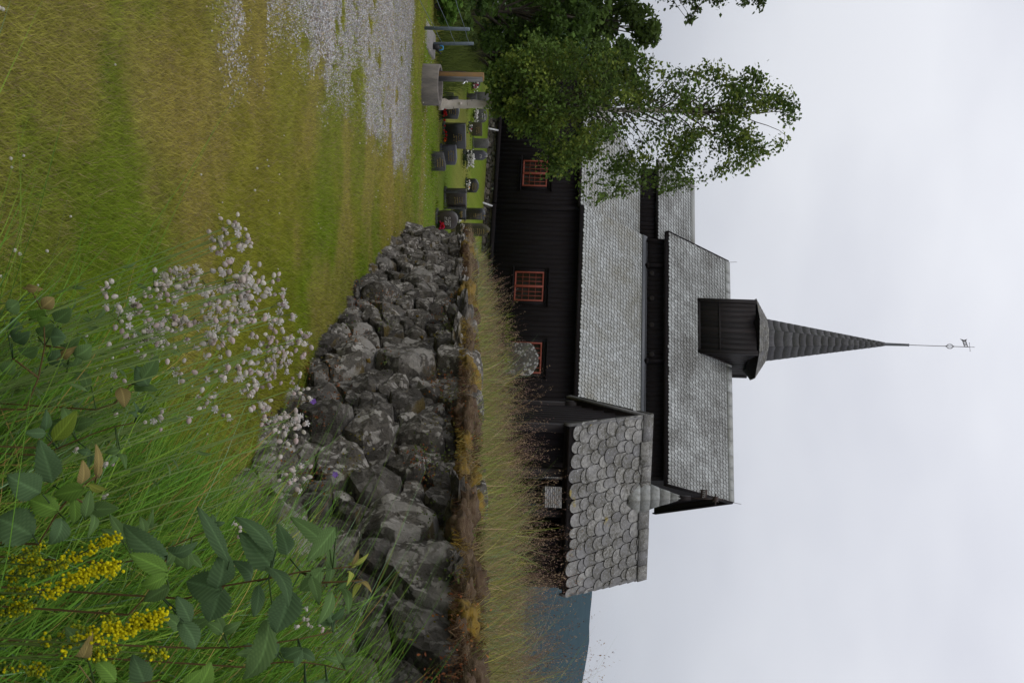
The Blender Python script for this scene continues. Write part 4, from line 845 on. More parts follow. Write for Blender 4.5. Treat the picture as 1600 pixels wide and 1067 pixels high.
gs_('l', 706, 333, 730, 17, 'flat', 'g_black', 'plain black flat-topped gravestone half hidden by the arched stone', rows=1, tpx=5)
gs_('m', 725, 334, 760, 14, 'round', 'g_black', 'upright black gravestone with gold lines behind the flat-topped stone', rows=6, tpx=7, cross=True)
gs_('n', 706, 358, 768, 16, 'point', 'g_olive', 'tallest gravestone, olive and pointed, crowded with gold lettering at the wall end', rows=12, tpx=8, cross=True, tz=(.12, .82), rot=24)
gs_('o', 730, 153, 747, 11, 'flat', 'g_grey', 'small dark gravestone peeping out left of the birch trunk', text=None, tpx=4)
gs_('p', 742, 151, 766, 12, 'slant', 'g_grey', 'tall dark gravestone behind the small one left of the birch', text=None, tpx=3)
gs_('q', 738, 130, 752, 13, 'round', 'g_rough', 'mottled grey gravestone with pink flowers behind the water post', text=None, tpx=3, rot=10)
gs_('s', 694, 150, 711, 9, 'flat', 'g_rough', 'dark gravestone edge showing between the concrete ring and the birch', text=None, tpx=3)
gs_('r', 790, 560, 845, 52, 'shoulder', 'gravelichen', 'old grey gravestone spotted with white lichen in the bank grass', rot=-4, text=None, plinth=False, Yd=13.5, tpx=4)
def bouquet(loc, w, h, cols, label, group='flowers on the graves', n_=30, vase=False, cat='flowers'):
    t_ = thing('flower_bouquet', label, cat, loc, group); loc = np.array(loc); g = Geo()
    n2 = n_ * 5; P = loc + np.stack([rng.normal(0, .33 * w, n2), rng.normal(0, .2 * w, n2), h * (.1 + .8 * rng.random(n2))], 1); leafquads(g, P, .035, np.array([.025, .05, .018])); g.build('leaves', 'leaf', t_); g = Geo()
    for k in range(n_):
        q = loc + np.array([random.gauss(0, .33) * w, -.12 * w + random.gauss(0, .15) * w, h * U(.45, 1.0)]); g.blob(q, U(.018, .032), .3, 4, np.array(random.choice(cols)) * U(.8, 1.1), lev=1)
    g.build('blossoms', 'petal', t_)
    if vase: g = Geo(); g.tube([loc, loc + Zv * h * .3], [.06, .09], 10); g.build('vase', 'g_rough', t_)
def leafquads(g, P, size, col, jit=.5, flat=0.):
    n_ = len(P); a = rng.normal(0, 1, (n_, 3)); a[:, 2] *= (1 - flat); a /= np.linalg.norm(a, axis=1)[:, None]; b = np.cross(a, rng.normal(0, 1, (n_, 3))); b /= np.linalg.norm(b, axis=1)[:, None]
    s = size * (.65 + .7 * rng.random(n_))[:, None]; c = np.asarray(col) * np.ones((n_, 1)) * (1 - jit + 2 * jit * rng.random((n_, 1)))
    g.add(np.stack([P - a * s * .5, P + b * s * .36 - a * s * .08, P + a * s * .6, P - b * s * .36 - a * s * .08], 1).reshape(-1, 3), np.arange(n_ * 4).reshape(-1, 4), np.repeat(c, 4, 0))
g = Geo()
for key, (b_, sc_) in GB.items():
    n_ = 170; P = np.stack([b_[0] + rng.normal(0, .26, n_), b_[1] + rng.normal(-.02, .14, n_)], 1); zz_ = gz(P[:, 0], P[:, 1]) if key != 'r' else np.full(n_, b_[2]); cT = lawn_color(P[:, 0], P[:, 1]) * (.5 + .6 * rng.random((n_, 1))); blades(g, np.stack([P[:, 0], P[:, 1], zz_ - .01], 1), .05 + .1 * rng.random(n_), np.full(n_, .012), rng.normal(0, .4, (n_, 2)), np.zeros(n_), cT * .7, cT)
info(g.build('grave_grass', 'grass'), 'longer unmown grass tufts round the feet of the gravestones', 'grass', kind='stuff')
WHT, RED, PNK, ORG = (.75, .74, .7), (.5, .02, .02), (.55, .03, .10), (.75, .18, .01)
def fl_at(x, y, w, h, cols, label, **k): p_ = ground_hit(x, y); bouquet(p_, w, h, cols, label, **k)
fl_at(686, 180, .22, .16, [RED], 'red begonias at the foot of the black stone by the birch', n_=14)
fl_at(690, 214, .34, .14, [ORG, RED, ORG], 'orange and red bedding flowers before the broad black stone', n_=8)
fl_at(721, 249, .36, .36, [WHT], 'big round bunch of white daisies before the obelisk', n_=110)
fl_at(737, 180, .3, .2, [WHT, (.6, .55, .55)], 'white grave flowers before the pale grey stone', n_=60)
fl_at(729, 200, .2, .16, [PNK, (.05, .04, .15), WHT], 'mixed pink and violet flowers before the small brown stone', n_=16)
fl_at(725, 286, .22, .18, [WHT, WHT, (.7, .4, .1)], 'white flowers with one orange bloom before the small black stone', n_=24)
fl_at(681, 346, .2, .15, [WHT, (.6, .65, .6)], 'white flowers before the arched brown stone', n_=30)
fl_at(680, 355, .18, .2, [PNK, RED], 'crimson pink flowers beside white ones at the wall end', n_=36)
fl_at(708, 344, .2, .2, [WHT], 'white flowers between the arched and the tall pointed stone', n_=26)
fl_at(735, 134, .2, .22, [PNK, WHT, (.5, .2, .3)], 'pink and white flowers at the mottled stone behind the water post', n_=30)

# ------------------------------------------------------------------ concrete ring, water post, fence
b = ground_hit(657, 125); sc = b[1] / F; r = 65 * sc / 2; b = b + np.array([0, r, 0]); b[2] = gz(b[0], b[1]); hr = .34
t_ = thing('concrete_ring', 'round grey concrete well ring planter standing on the grass verge', 'concrete ring', b); g = Geo(); k = 40; q = np.linspace(0, 2 * math.pi, k, endpoint=False)
vs = [b + np.array([rr_ * math.cos(a), rr_ * math.sin(a), z]) for rr_, z in ((r * 1.02, -.05), (r, hr - .01), (r - .012, hr), (r - .06, hr), (r - .07, hr - .012), (r - .07, .1)) for a in q]
g.add(vs, [(j * k + i, j * k + (i + 1) % k, (j + 1) * k + (i + 1) % k, (j + 1) * k + i) for j in range(5) for i in range(k)]); g.build('ring', 'concrete', t_); g = Geo()
g.add([b + np.array([(r - .065) * math.cos(a), (r - .065) * math.sin(a), hr - .09]) for a in q], [tuple(range(k))]); g.build('soil_fill', 'soil', t_)
pb = at(681, 119, b[1] + .02); ptop = at(752, 118, b[1] + .02)
t_ = thing('water_post', 'orange-grey weathered wooden water post standing in the concrete ring', 'water post', pb); R_ = math.radians(28); ax = np.array([math.cos(R_), math.sin(R_), 0]); an = np.array([-math.sin(R_), math.cos(R_), 0])
pw = .125; hp = ptop[2] - pb[2]; g = Geo(); c_ = pb + Zv * hp / 2 ; R2 = math.radians(-30); ax = np.array([math.cos(R2), math.sin(R2), 0]); an = np.array([-math.sin(R2), math.cos(R2), 0])
g.box(c_, (pw, pw, hp + .1), (ax, an, Zv)); po_ = g.build('post', 'orange_wood', t_, bevel=.01); g = Geo(); g.box(c_ + ax * (pw / 2 + .008), (.015, pw * .98, hp + .06), (ax, an, Zv)); g.build('side_board', 'grey_wood', t_)
tz = at(727, 128, pb[1])[2]; g = Geo(); q0 = pb + ax * (pw / 2 + .01) + Zv * (tz - pb[2]); g.tube([q0, q0 + ax * .07, q0 + ax * .1 - Zv * .02, q0 + ax * .11 - Zv * .07], [.016, .016, .015, .013], 8); g.tube([q0 + ax * .05, q0 + ax * .05 + Zv * .04], .01, 6); g.box(q0 + ax * .05 + Zv * .045, (.07, .015, .012), (ax, an, Zv)); g.build('tap', 'chrome', t_, smooth=True)
g = Geo(); h0 = pb - ax * (pw / 2 + .02); g.tube([h0 - ax * .03 + Zv * -.05, h0 - ax * .02 + Zv * .2, h0 - ax * .04 + Zv * .4, h0 - ax * .02 + Zv * .56, h0 + ax * .02 + Zv * .58], .016, 7); g.build('hose', 'rubber', t_, smooth=True)
pA = at(656, 43.5, 20.3); pA[2] = gz(pA[0], pA[1]) - .1; pBt = ground_hit(671, 69)
PA0, PA1 = at(657, 44, 20.3), at(733, 46, 20.3); PB0, PB1 = at(672, 69, 21.6), at(739, 68.5, 21.6); PC0 = PA0 + (PA0 - PB0) * 2.6; PC1 = PA1 + (PA1 - PB1) * 2.6
t_ = thing('wire_fence', 'grey steel tube fence with strained wires on a concrete edge', 'fence', (PA0 + PB0) / 2)
for p0, p1 in ((PA0, PA1), (PB0, PB1), (PC0, PC1)): g = Geo(); g.tube([p0 - Zv * .1, p1, p1 + Zv * .012], [.034, .034, .028], 12); g.build('post', 'galv', t_, smooth=True)
g = Geo()
for f_ in (.3, .6, .92):
    a_, b_, c_ = PC0 + (PC1 - PC0) * f_, PA0 + (PA1 - PA0) * f_, PB0 + (PB1 - PB0) * f_; g.tube([a_, (a_ + b_) / 2 - Zv * .02, b_, (b_ + c_) / 2 - Zv * .015, c_], .005, 4)
g.build('wire', 'galv', t_)
dr = unit(PB0 - PC0); nr = np.array([-dr[1], dr[0], 0]); nr = unit(nr); c_ = (PC0 + PB0) / 2 + dr * .05; g = Geo(); g.box((c_ - Zv * .05), (np.linalg.norm(PB0 - PC0) + .5, .5, .24), (dr, nr, Zv))
info(g.build('concrete_edge', 'slab', bevel=.02, origin=c_), 'low grey concrete edging strip under the steel fence posts', 'concrete kerb')
w0 = PB0 + np.array([.06, -.05, .0]); t_ = thing('watering_can', 'black watering can with a blue grip leaning at the fence post', 'watering can', w0); g = Geo(); g.tube([w0, w0 + np.array([.02, 0, .16]), w0 + np.array([.04, 0, .2])], [.06, .055, .04], 12); g.tube([w0 + Zv * .04, w0 + np.array([.12, 0, .2]), w0 + np.array([.15, 0, .23])], [.018, .012, .02], 8); g.build('can', 'rubber', t_, smooth=True)
g = Geo(); g.tube([w0 + np.array([-.02, 0, .2]), w0 + np.array([.0, 0, .27]), w0 + np.array([.06, 0, .27]), w0 + np.array([.08, 0, .19])], .014, 7); g.build('grip', 'blue', t_, smooth=True)

# ------------------------------------------------------------------ trees and shrubs
def limb(g, p0, p1, r0, r1, sag=0., n_=6, wob=.05):
    p0, p1 = np.array(p0), np.array(p1); L_ = np.linalg.norm(p1 - p0); pts = []
    for i in range(n_ + 1):
        t_ = i / n_; q = p0 + (p1 - p0) * t_ + Zv * (sag * 4 * t_ * (1 - t_)) * L_; q = q + (rng.normal(0, wob, 3) * L_ * .25 if 0 < i < n_ else 0); pts.append(q)
    g.tube(pts, [r0 + (r1 - r0) * i / n_ for i in range(n_ + 1)], 6, cap=False); return pts
def birch():
    d0 = ground_hit(683, 163); Y0 = d0[1]; t_ = thing('birch_tree', 'young white-barked birch with drooping airy crown in front of the church', 'birch tree', d0)
    ctr = [(686, 163.5), (700, 163), (740, 163), (800, 165), (870, 168), (940, 170), (1010, 173), (1080, 176), (1150, 178), (1215, 176)]; rad = [9.5, 7.2, 6.6, 6, 5.2, 4.2, 3.2, 2.3, 1.5, .7]
    P = [at(x, y, Y0) for x, y in ctr]; g = Geo(); PT = []; RR = []
    for i in range(len(P) - 1):
        for k in range(3): PT.append(P[i] + (P[i + 1] - P[i]) * k / 3 + rng.normal(0, .008, 3)); RR.append((rad[i] + (rad[i + 1] - rad[i]) * k / 3) * Y0 / F)
    g.tube(PT, RR, 12); q = at(720, 163, Y0); g.blob(q + np.array([0, -.09, 0]), .035, .3, 4, lev=2); trunk = g.build('trunk', 'bark', t_, smooth=True)
    sil = np.array([(785, 120, 175), (810, 85, 195), (840, 60, 215), (870, 45, 248), (900, 40, 290), (950, 40, 305), (1000, 50, 292), (1040, 70, 292), (1080, 75, 290), (1110, 92, 275), (1150, 100, 268), (1200, 108, 260), (1230, 118, 240), (1248, 150, 205)], float)
    g = Geo(); lg = Geo(); n_ = 600; k = 0
    while k < n_:
        xi = 785 + (1248 - 785) * rng.random() ** 1.15; l, r_ = np.interp(xi, sil[:, 0], sil[:, 1]), np.interp(xi, sil[:, 0], sil[:, 2]); yi = U(l, r_); c_ = (l + r_) / 2; hw = (r_ - l) / 2
        dz = math.sqrt(max(0, 1 - ((yi - c_) / hw) ** 2)) * hw * Y0 / F * .85; C_ = at(xi, yi, Y0 + U(-dz, dz)); void = mnoise.noise(Vector(C_) * 1.7 + Vector((3, 1, 9)))
        if void < (.12 if xi > 940 else -.08) and rng.random() < .9: continue
        if abs(yi - c_) / hw > .72 + .5 * mnoise.noise(Vector((xi * .03, 4.4 if yi > c_ else 8.8, 1))): continue
        k += 1; hx = max(xi - U(40, 110), 760); tr = np.array([np.interp(hx, [c[0] for c in ctr], [p[j] for p in P]) for j in range(3)])
        if k % 4 == 0: limb(g, tr, C_ + Zv * .1, .013, .0025, .10, 6)
        out = unit((C_ - tr) * [1, 1, .2] + 1e-6); m = int(U(26, 60)) if xi > 950 else int(U(40, 70)); tt = rng.random(m)
        pts = C_ + (tt - .3)[:, None] * out * .34 + np.stack([rng.normal(0, .085, m), rng.normal(0, .085, m), rng.normal(0, .09, m) - tt ** 1.5 * .36], 1)
        br = U(.75, 1.25) * (1.15 if xi < 900 else .9); leafquads(lg, pts, .078, np.array([.085, .135, .028]) * br if rng.random() > .3 else np.array([.16, .205, .036]) * br, .4, .2)
        if k % 2 == 0: limb(g, C_ - out * .15, C_ + out * .25 - Zv * .18, .005, .002, .1, 3)
    for k in range(34):
        xi = U(925, 1095); yi = np.interp(xi, sil[:, 0], sil[:, 2]) - U(-6, 34); C_ = at(xi, yi, Y0 + U(-.6, .6)); m = int(U(22, 40)); tt = rng.random(m)
        leafquads(lg, C_ + np.stack([rng.normal(0, .06, m) + .08 * tt, rng.normal(0, .06, m), .2 - tt * .62], 1), .078, np.array([.085, .13, .026]) * U(.8, 1.25), .4, .2); limb(g, C_ + Zv * .2, C_ + np.array([.08, 0, -.4]), .004, .0015, .05, 3)
    for k in range(16):
        xi = U(800, 1180); p0 = np.array([np.interp(xi - 50, [c[0] for c in ctr], [p[j] for p in P]) for j in range(3)]); l, r_ = np.interp(xi, sil[:, 0], sil[:, 1]), np.interp(xi, sil[:, 0], sil[:, 2]); limb(g, p0, at(xi, l + (r_ - l) * (.2 if k % 2 else .8), Y0 + U(-.8, .8)), .016, .003, .07, 7)
    g.build('branches', 'wood', t_); lg.build('crown', 'leaf', t_)
birch()
def tree(name, label, base, top_z, r, lobes, col, leaf, n_leaf, group=None, trunk_r=.12, cat='tree', bright=.35):
    t_ = thing(name, label, cat, base, group); base = np.array(base, float); g = Geo(); H_ = top_z - base[2]; tp = base + Zv * H_ * .8 + np.array([U(-.2, .2), U(-.2, .2), 0])
    pts = limb(g, base - Zv * .1, tp, trunk_r, trunk_r * .25, 0, 8, .03); lg = Geo(); per = n_leaf // lobes
    for k in range(lobes):
        f_ = .22 + .78 * (k + .5) / lobes; ww = r * (1.02 - abs(f_ - .5) ** 2 * 2.6); a = U(0, 6.283); rr_ = ww * math.sqrt(U(.05, 1)); c_ = base + np.array([math.cos(a) * rr_, math.sin(a) * rr_, H_ * f_ * .97]); rl = r * U(.22, .42)
        d_ = rng.normal(0, 1, (per, 3)); d_ /= np.linalg.norm(d_, axis=1)[:, None]; rad_ = rl * (.5 + .6 * rng.random(per))[:, None]; P = c_ + d_ * rad_ * np.array([1.1, 1.1, .75]); P[:, 2] = np.maximum(P[:, 2], base[2] + .1)
        leafquads(lg, P, leaf, np.array(col) * U(1 - bright, 1 + bright), .35, .3); j = min(len(pts) - 1, int(f_ * 8 * .8)); limb(g, pts[j], c_, trunk_r * .35, .01, .05, 5)
    g.build('trunk', 'wood', t_); lg.build('crown', 'leaf', t_)
TG = 'trees on the slope left of the church'
tr_specs = [  # x of crown top, y centre, depth, radius px, label
    (1000, -35, 34, 62, 'broad dark tree at the upper left edge of the frame', (.055, .088, .018), 3600), (1032, 38, 36, 58, 'tall bright-tipped tree filling the gap at the left edge', (.055, .085, .018), 4200),
    (995, 98, 47, 58, 'dark round tree behind the birch crown', (.05, .08, .018), 3800), (930, 20, 27, 70, 'low spreading tree in front of the tall left trees', (.058, .10, .02), 3800),
    (905, 88, 30, 56, 'bushy tree left of the birch above the water post', (.062, .108, .02), 3600), (960, 140, 50, 44, 'slim dark tree just left of the church end behind the birch', (.05, .08, .02), 2600), (880, 128, 44, 36, 'small tree behind the birch trunk by the church corner', (.05, .085, .02), 2000)]
for x, y, dd_, rp, lab, c_, nl in tr_specs:
    p_ = at(780, y, dd_); p_[2] = gz(p_[0], p_[1]); tree('leafy_tree', lab, p_, at(x, y, dd_)[2], rp * dd_ / F * 1.05, 34, c_, .15 * dd_ / 34, int(nl * 1.6), TG)
# overhanging tree whose trunk stands outside the frame
def overhang():
    b_ = at(760, -150, 15.); b_[2] = gz(b_[0], b_[1]); t_ = thing('overhanging_tree', 'tree outside the left edge whose leafy twigs hang in against the sky', 'tree', b_); g = Geo(); lg = Geo(); pts = limb(g, b_, at(1230, -150, 15.), .16, .04, 0, 8, .02)
    for x, y, n_ in ((1045, 6, 60), (1035, 0, 60), (1055, -2, 80), (1070, 2, 110), (1082, 4, 110), (1090, 2, 110), (1088, 18, 45), (1080, 32, 45), (1076, 37, 25), (1115, 3, 70), (1122, 8, 70), (1135, 0, 60), (1165, 2, 45), (1160, 5, 25), (1185, 4, 50), (1187, 14, 40), (1195, -2, 40), (1100, -20, 200), (1060, -30, 200), (1150, -25, 160), (1200, -30, 120)):
        c_ = at(x, y - (9 if n_ > 50 else 3), 15 + U(-.3, .3)); leafquads(lg, c_ + rng.normal(0, .035 if n_ < 60 else .06, (n_, 3)), .05, np.array([.05, .075, .02]), .35)
        limb(g, pts[4] if x < 1130 else pts[6], c_, .012, .003, .04, 6)
    limb(g, at(1096, 5, 15.), at(1076, 36, 15.), .008, .003, 0, 4)
    for k in range(64): c_ = at(U(1000, 1260), U(-280, -80), 15 + U(-1.2, 1.2)); leafquads(lg, c_ + rng.normal(0, .16, (130, 3)), .06, np.array([.05, .075, .02]), .35); limb(g, pts[random.randint(4, 7)], c_, .03, .006, .04, 5)
    g.build('trunk', 'wood', t_); lg.build('crown', 'leaf', t_)
overhang()
SG = 'shrubs along the fence on the left'
for x, y, dd_, rp, lab, c_, lf, nl in ((715, 8, 21.9, 34, 'bright green big-leaved shrub right behind the fence', (.075, .14, .022), .11, 900), (735, 30, 24.5, 30, 'mid green shrub between the two fence posts', (.06, .10, .022), .09, 1500), (760, -10, 25, 36, 'tall green shrub at the left frame edge', (.05, .09, .02), .09, 1700),
    (742, 62, 27, 26, 'loose olive shrub behind the right fence post', (.07, .10, .03), .07, 1500), (765, 58, 30, 28, 'dark green shrub below the far house', (.04, .075, .02), .09, 1500), (790, 80, 33, 26, 'yellow-green hazel bush above the water post', (.085, .12, .02), .10, 1500), (770, 92, 36, 24, 'low rounded bush behind the concrete ring', (.05, .085, .022), .09, 1400)):
    p_ = at(690, y, dd_); p_[2] = gz(p_[0], p_[1]); tree('leafy_shrub', lab, p_, at(x, y, dd_)[2], rp * dd_ / F, 16, c_, lf, nl, SG, .03, 'shrub')
g = Geo(); N = 9000; Y = rng.uniform(22.3, 38, N); X = -.29 * Y + rng.uniform(-1.6, 1.5, N) - .012 * (Y - 22) ** 1.2; blades(g, np.stack([X, Y, gz(X, Y)], 1), .25 + .5 * rng.random(N), np.full(N, .014), rng.normal(0, .25, (N, 2)), .2 * np.ones(N), np.array([.06, .085, .02]) * np.ones((N, 1)), np.array([.13, .16, .04]) * (.6 + .7 * rng.random((N, 1))), 2)
info(g.build('rough_grass', 'grass'), 'unmown rough grass and herbs behind the steel fence', 'grass', kind='stuff')
# far houses
def house(x, y, Yd, w, lab, rot):
    p_ = at(x, y, Yd); p_[2] -= 1; t_ = thing('farm_house', lab, 'house', p_, 'far houses across the valley'); ax = np.array([math.cos(rot), math.sin(rot), 0]); an = np.array([-math.sin(rot), math.cos(rot), 0]); A3 = (ax, an, Zv); h = w * .5; g = Geo(); dp = w * .7
    prof = [(-dp / 2, 0), (dp / 2, 0), (dp / 2, h), (0, h + dp * .4), (-dp / 2, h)]; g.prism(prof, p_ - ax * w / 2, an, Zv, ax, w); g.build('wall', 'house', t_); g = Geo()
    for s_ in (-1, 1): slab(g, [p_ - ax * (w / 2 + .4) + an * s_ * (dp / 2 + .5) + Zv * (h - .3), p_ + ax * (w / 2 + .4) + an * s_ * (dp / 2 + .5) + Zv * (h - .3), p_ + ax * (w / 2 + .4) + Zv * (h + dp * .4 + .15), p_ - ax * (w / 2 + .4) + Zv * (h + dp * .4 + .15)], .15)
    rf = g.build('roof', 'roofgrey', t_); g = Geo(); g.box(p_ + ax * w * .15 + Zv * (h + dp * .4 + .4), (.7, .7, 1.2), A3); g.build('chimney', 'g_rough', rf)
    for q in (-.3, 0, .3): g = Geo(); g.box(p_ + ax * w * q - an * (dp / 2 + .03) + Zv * h * .55, (w * .1, .1, h * .35), A3); g.build('window', 'dark', t_)
house(773, 45, 330, 6.5, 'distant white farmhouse with grey roof beyond the left shrubs', .5); house(766, 12, 330, 4, 'small distant white house at the left edge below the tree', -.3)

# ------------------------------------------------------------------ foreground weeds
def fore_grass():
    g = Geo(); N = 34000; Y = rng.uniform(1.2, 6.0, N); lo = np.interp(Y, [1.2, 1.8, 2.4, 3.4, 5., 6.], [-.02, -.04, -.02, .22, .72, 1.05]); hi = np.minimum(wx(Y) - .12, .34 * Y + .5); X = lo + (hi - lo) * rng.random(N) ** .85
    h = (.22 + .52 * rng.random(N) ** 1.4) * (.45 + .55 * sstep(0, .55, X - lo)); h *= np.interp(Y, [1.2, 2, 3.5, 5, 6.], [1.25, 1.35, 1.35, 1.0, .65]); c = np.array([.115, .25, .03]) * np.ones((N, 1)); r_ = rng.random((N, 1))
    c = np.where(r_ < .28, np.array([.19, .31, .04]), np.where(r_ < .36, np.array([.18, .29, .14]), c)); c = np.where(r_ > .95, np.array([.42, .29, .09]), c) * (.6 + .7 * rng.random((N, 1)))
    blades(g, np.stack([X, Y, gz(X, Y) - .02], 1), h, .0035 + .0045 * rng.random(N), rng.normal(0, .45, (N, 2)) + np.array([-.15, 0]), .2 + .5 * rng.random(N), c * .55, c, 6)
    N = 1300; Y = rng.uniform(2.0, 5.2, N); lo = np.interp(Y, [1.2, 2.4, 3.4, 5.], [.25, .4, .6, 1.1]); hi = np.minimum(wx(Y) - .1, .33 * Y + .1); X = lo + (hi - lo) * rng.random(N); c = np.array([.22, .34, .06]) * (.7 + .6 * rng.random((N, 1)))
    blades(g, np.stack([X, Y, gz(X, Y) - .02], 1), .5 + .35 * rng.random(N), .006 + .004 * rng.random(N), rng.normal(0, .3, (N, 2)) + np.array([-.1, -.05]), .4 + .6 * rng.random(N), c * .6, c, 8)
    N = 14000; Y = rng.uniform(1.2, 5.6, N); lo = np.interp(Y, [1.1, 2.4, 3.4, 5.6], [-.3, -.16, .08, .75]); hi = np.minimum(wx(Y), .34 * Y + .5); X = lo + (hi - lo) * rng.random(N); c = np.array([.095, .19, .025]) * (.6 + .7 * rng.random((N, 1))); blades(g, np.stack([X, Y, gz(X, Y) - .02], 1), (.06 + .2 * rng.random(N)) * (.5 + .5 * sstep(0, .4, X - lo)), np.full(N, .004), rng.normal(0, .6, (N, 2)), .4 * np.ones(N), c * .6, c, 3)
    info(g.build('tall_grass', 'grass'), 'long rank green grass growing along the foot of the stone wall', 'grass', kind='stuff')
fore_grass()
g = Geo(); N = 15000; Y = rng.uniform(1.3, 5.4, N); lo = np.interp(Y, [1.1, 2.4, 3.4, 5.6], [-.12, -.1, .12, .8]); hi = np.minimum(wx(Y) - .08, .34 * Y + .3); X = lo + (hi - lo) * rng.random(N); Z = gz(X, Y) + (.05 + .38 * rng.random(N)) * (.4 + .6 * sstep(0, .5, X - lo))
UG = np.stack([X, Y, Z], 1)
def leaf_blade(g, base, tipp, width, col, normal, serr=.15, pleat=.09, fold=.22, n_=26, m_=6, curl=.12):
    base, tipp = np.array(base), np.array(tipp); L_ = np.linalg.norm(tipp - base); d = (tipp - base) / L_; s = unit(np.cross(normal, d)); nn = np.cross(d, s); vs = []; cs = []
    for i in range(n_ + 1):
        t_ = i / n_; w = math.sin(math.pi * min(1, t_ * .94 + .03) ** .72) ** .85 * width / 2 if t_ < 1 else 0
        for j in range(-m_, m_ + 1):
            q = j / m_; e = 1 + (serr * (1 if i % 2 else -1) if abs(j) == m_ else 0); vein = math.cos((t_ * 9 - abs(q) * 2.2) * 2 * math.pi)
            p_ = base + d * (L_ * (t_ + .06 * abs(q) * (1 - t_))) + s * (q * w * e) + nn * (abs(q) * w * fold + vein * pleat * width * .18 * min(1, abs(q) * 3) - curl * L_ * (2 * t_ - 1) ** 2 - .1 * width * q * q)
            vs.append(p_); cs.append(np.array(col) * (1 + .26 * max(-.4, vein)) * (1.5 if j == 0 else 1.))
    k = 2 * m_ + 1; g.add(vs, [(i * k + j, i * k + j + 1, (i + 1) * k + j + 1, (i + 1) * k + j) for i in range(n_) for j in range(k - 1)], np.array(cs))
GREY, BRT, YNG, BRZ, MID = (.066, .115, .047), (.115, .21, .035), (.25, .28, .055), (.23, .18, .065), (.085, .145, .045)
def leafy(name, label, cat, group, stems, leaves, depth, mat='leaf', serr=.09):
    p0 = at(*stems[0][0], depth); rz_ = gz(p0[0], p0[1]); root = np.array([p0[0], p0[1], float(rz_)])
    t_ = thing(name, label, cat, root, group); g = Geo()
    for st in stems:
        pts = [at(x, y, depth + U(-.03, .03)) for x, y in st]
        if st is stems[0]: pts = [root - Zv * .02, (root + pts[0]) / 2 + rng.normal(0, .01, 3)] + pts
        g.tube(pts, [.0022 - .0012 * i / len(pts) for i in range(len(pts))], 6, col=(.13, .085, .035))
    g.build('stem', mat, t_, smooth=True)
    for (bx, by), (tx_, ty), wpx, col in leaves:
        bx, by, tx_, ty = tx_ + (bx - tx_) * 1.12, ty + (by - ty) * 1.12, tx_ + (tx_ - bx) * .1, ty + (ty - by) * .1
        dd_ = depth + U(-.10, .06); b_ = at(bx, by, dd_); e_ = at(tx_, ty, dd_ + U(-.05, .02)); g = Geo(); nv = unit(-ray((bx + tx_) / 2, (by + ty) / 2) * 1. + rng.normal(0, .22, 3) + Zv * .45)
        leaf_blade(g, b_, e_, wpx * 1.12 * dd_ / F, np.array(col) * U(.85, 1.15), nv, serr, fold=U(.05, .4), curl=U(.02, .3)); near_ = min((np.array(q) for st in stems for q in st), key=lambda q: (q[0] - bx) ** 2 + (q[1] - by) ** 2); g.tube([at(near_[0], near_[1], depth), b_], .0014, 4, col=np.array(col) * .8); g.build('leaf', mat, t_, smooth=True)
q_ = fnoise(UG[:, 0], UG[:, 1], 2.2, 77); UG = UG[q_ > .36]; leafquads(g, UG, .034, np.array([.10, .19, .03]), .5, .2)
info(g.build('undergrowth', 'leaf'), 'small leafy herbs tangled through the long grass at the wall foot', 'ground cover', kind='stuff')
RG = 'wild raspberry canes in the foreground'
leafy('raspberry_cane', 'largest raspberry cane with grey-green pleated leaves and a yellowish tip', 'raspberry', RG, [[(290, 935), (350, 915), (420, 903), (470, 893), (520, 888), (556, 884)], [(470, 893), (500, 910), (540, 908), (566, 906)], [(350, 915), (345, 925)]],
    [((340, 920), (293, 908), 46, GREY), ((342, 918), (352, 868), 40, GREY), ((342, 922), (330, 970), 44, GREY), ((452, 930), (434, 986), 50, GREY), ((425, 986), (392, 1066), 38, MID), ((426, 852), (376, 806), 27, GREY), ((354, 868), (315, 797), 27, GREY), ((424, 884), (382, 838), 40, GREY),
     ((509, 848), (462, 812), 24, MID), ((522, 828), (486, 872), 27, MID), ((520, 908), (517, 848), 22, MID), ((488, 902), (498, 938), 18, MID), ((522, 928), (503, 972), 20, MID), ((406, 920), (400, 962), 20, GREY), ((428, 882), (457, 934), 30, GREY), ((500, 895), (470, 925), 24, MID), ((452, 868), (440, 828), 26, GREY),
     ((548, 885), (575, 870), 9, YNG), ((550, 888), (548, 905), 9, YNG), ((560, 905), (578, 915), 9, BRZ), ((562, 908), (552, 928), 9, YNG), ((552, 882), (560, 862), 8, BRZ), ((545, 905), (530, 922), 13, MID), ((540, 915), (548, 950), 14, MID), ((400, 905), (378, 880), 26, GREY)], 1.9)
leafy('raspberry_cane', 'low raspberry cane with three bright green leaflets behind the yellow flowers', 'raspberry', RG, [[(200, 960), (240, 920), (258, 895)], [(240, 920), (262, 868)]], [((258, 890), (208, 867), 28, BRT), ((256, 903), (221, 918), 21, BRT), ((260, 918), (227, 938), 23, MID), ((252, 872), (193, 824), 34, GREY), ((290, 975), (310, 1012), 30, GREY), ((298, 970), (280, 935), 28, GREY), ((262, 868), (300, 858), 24, GREY)], 1.75)
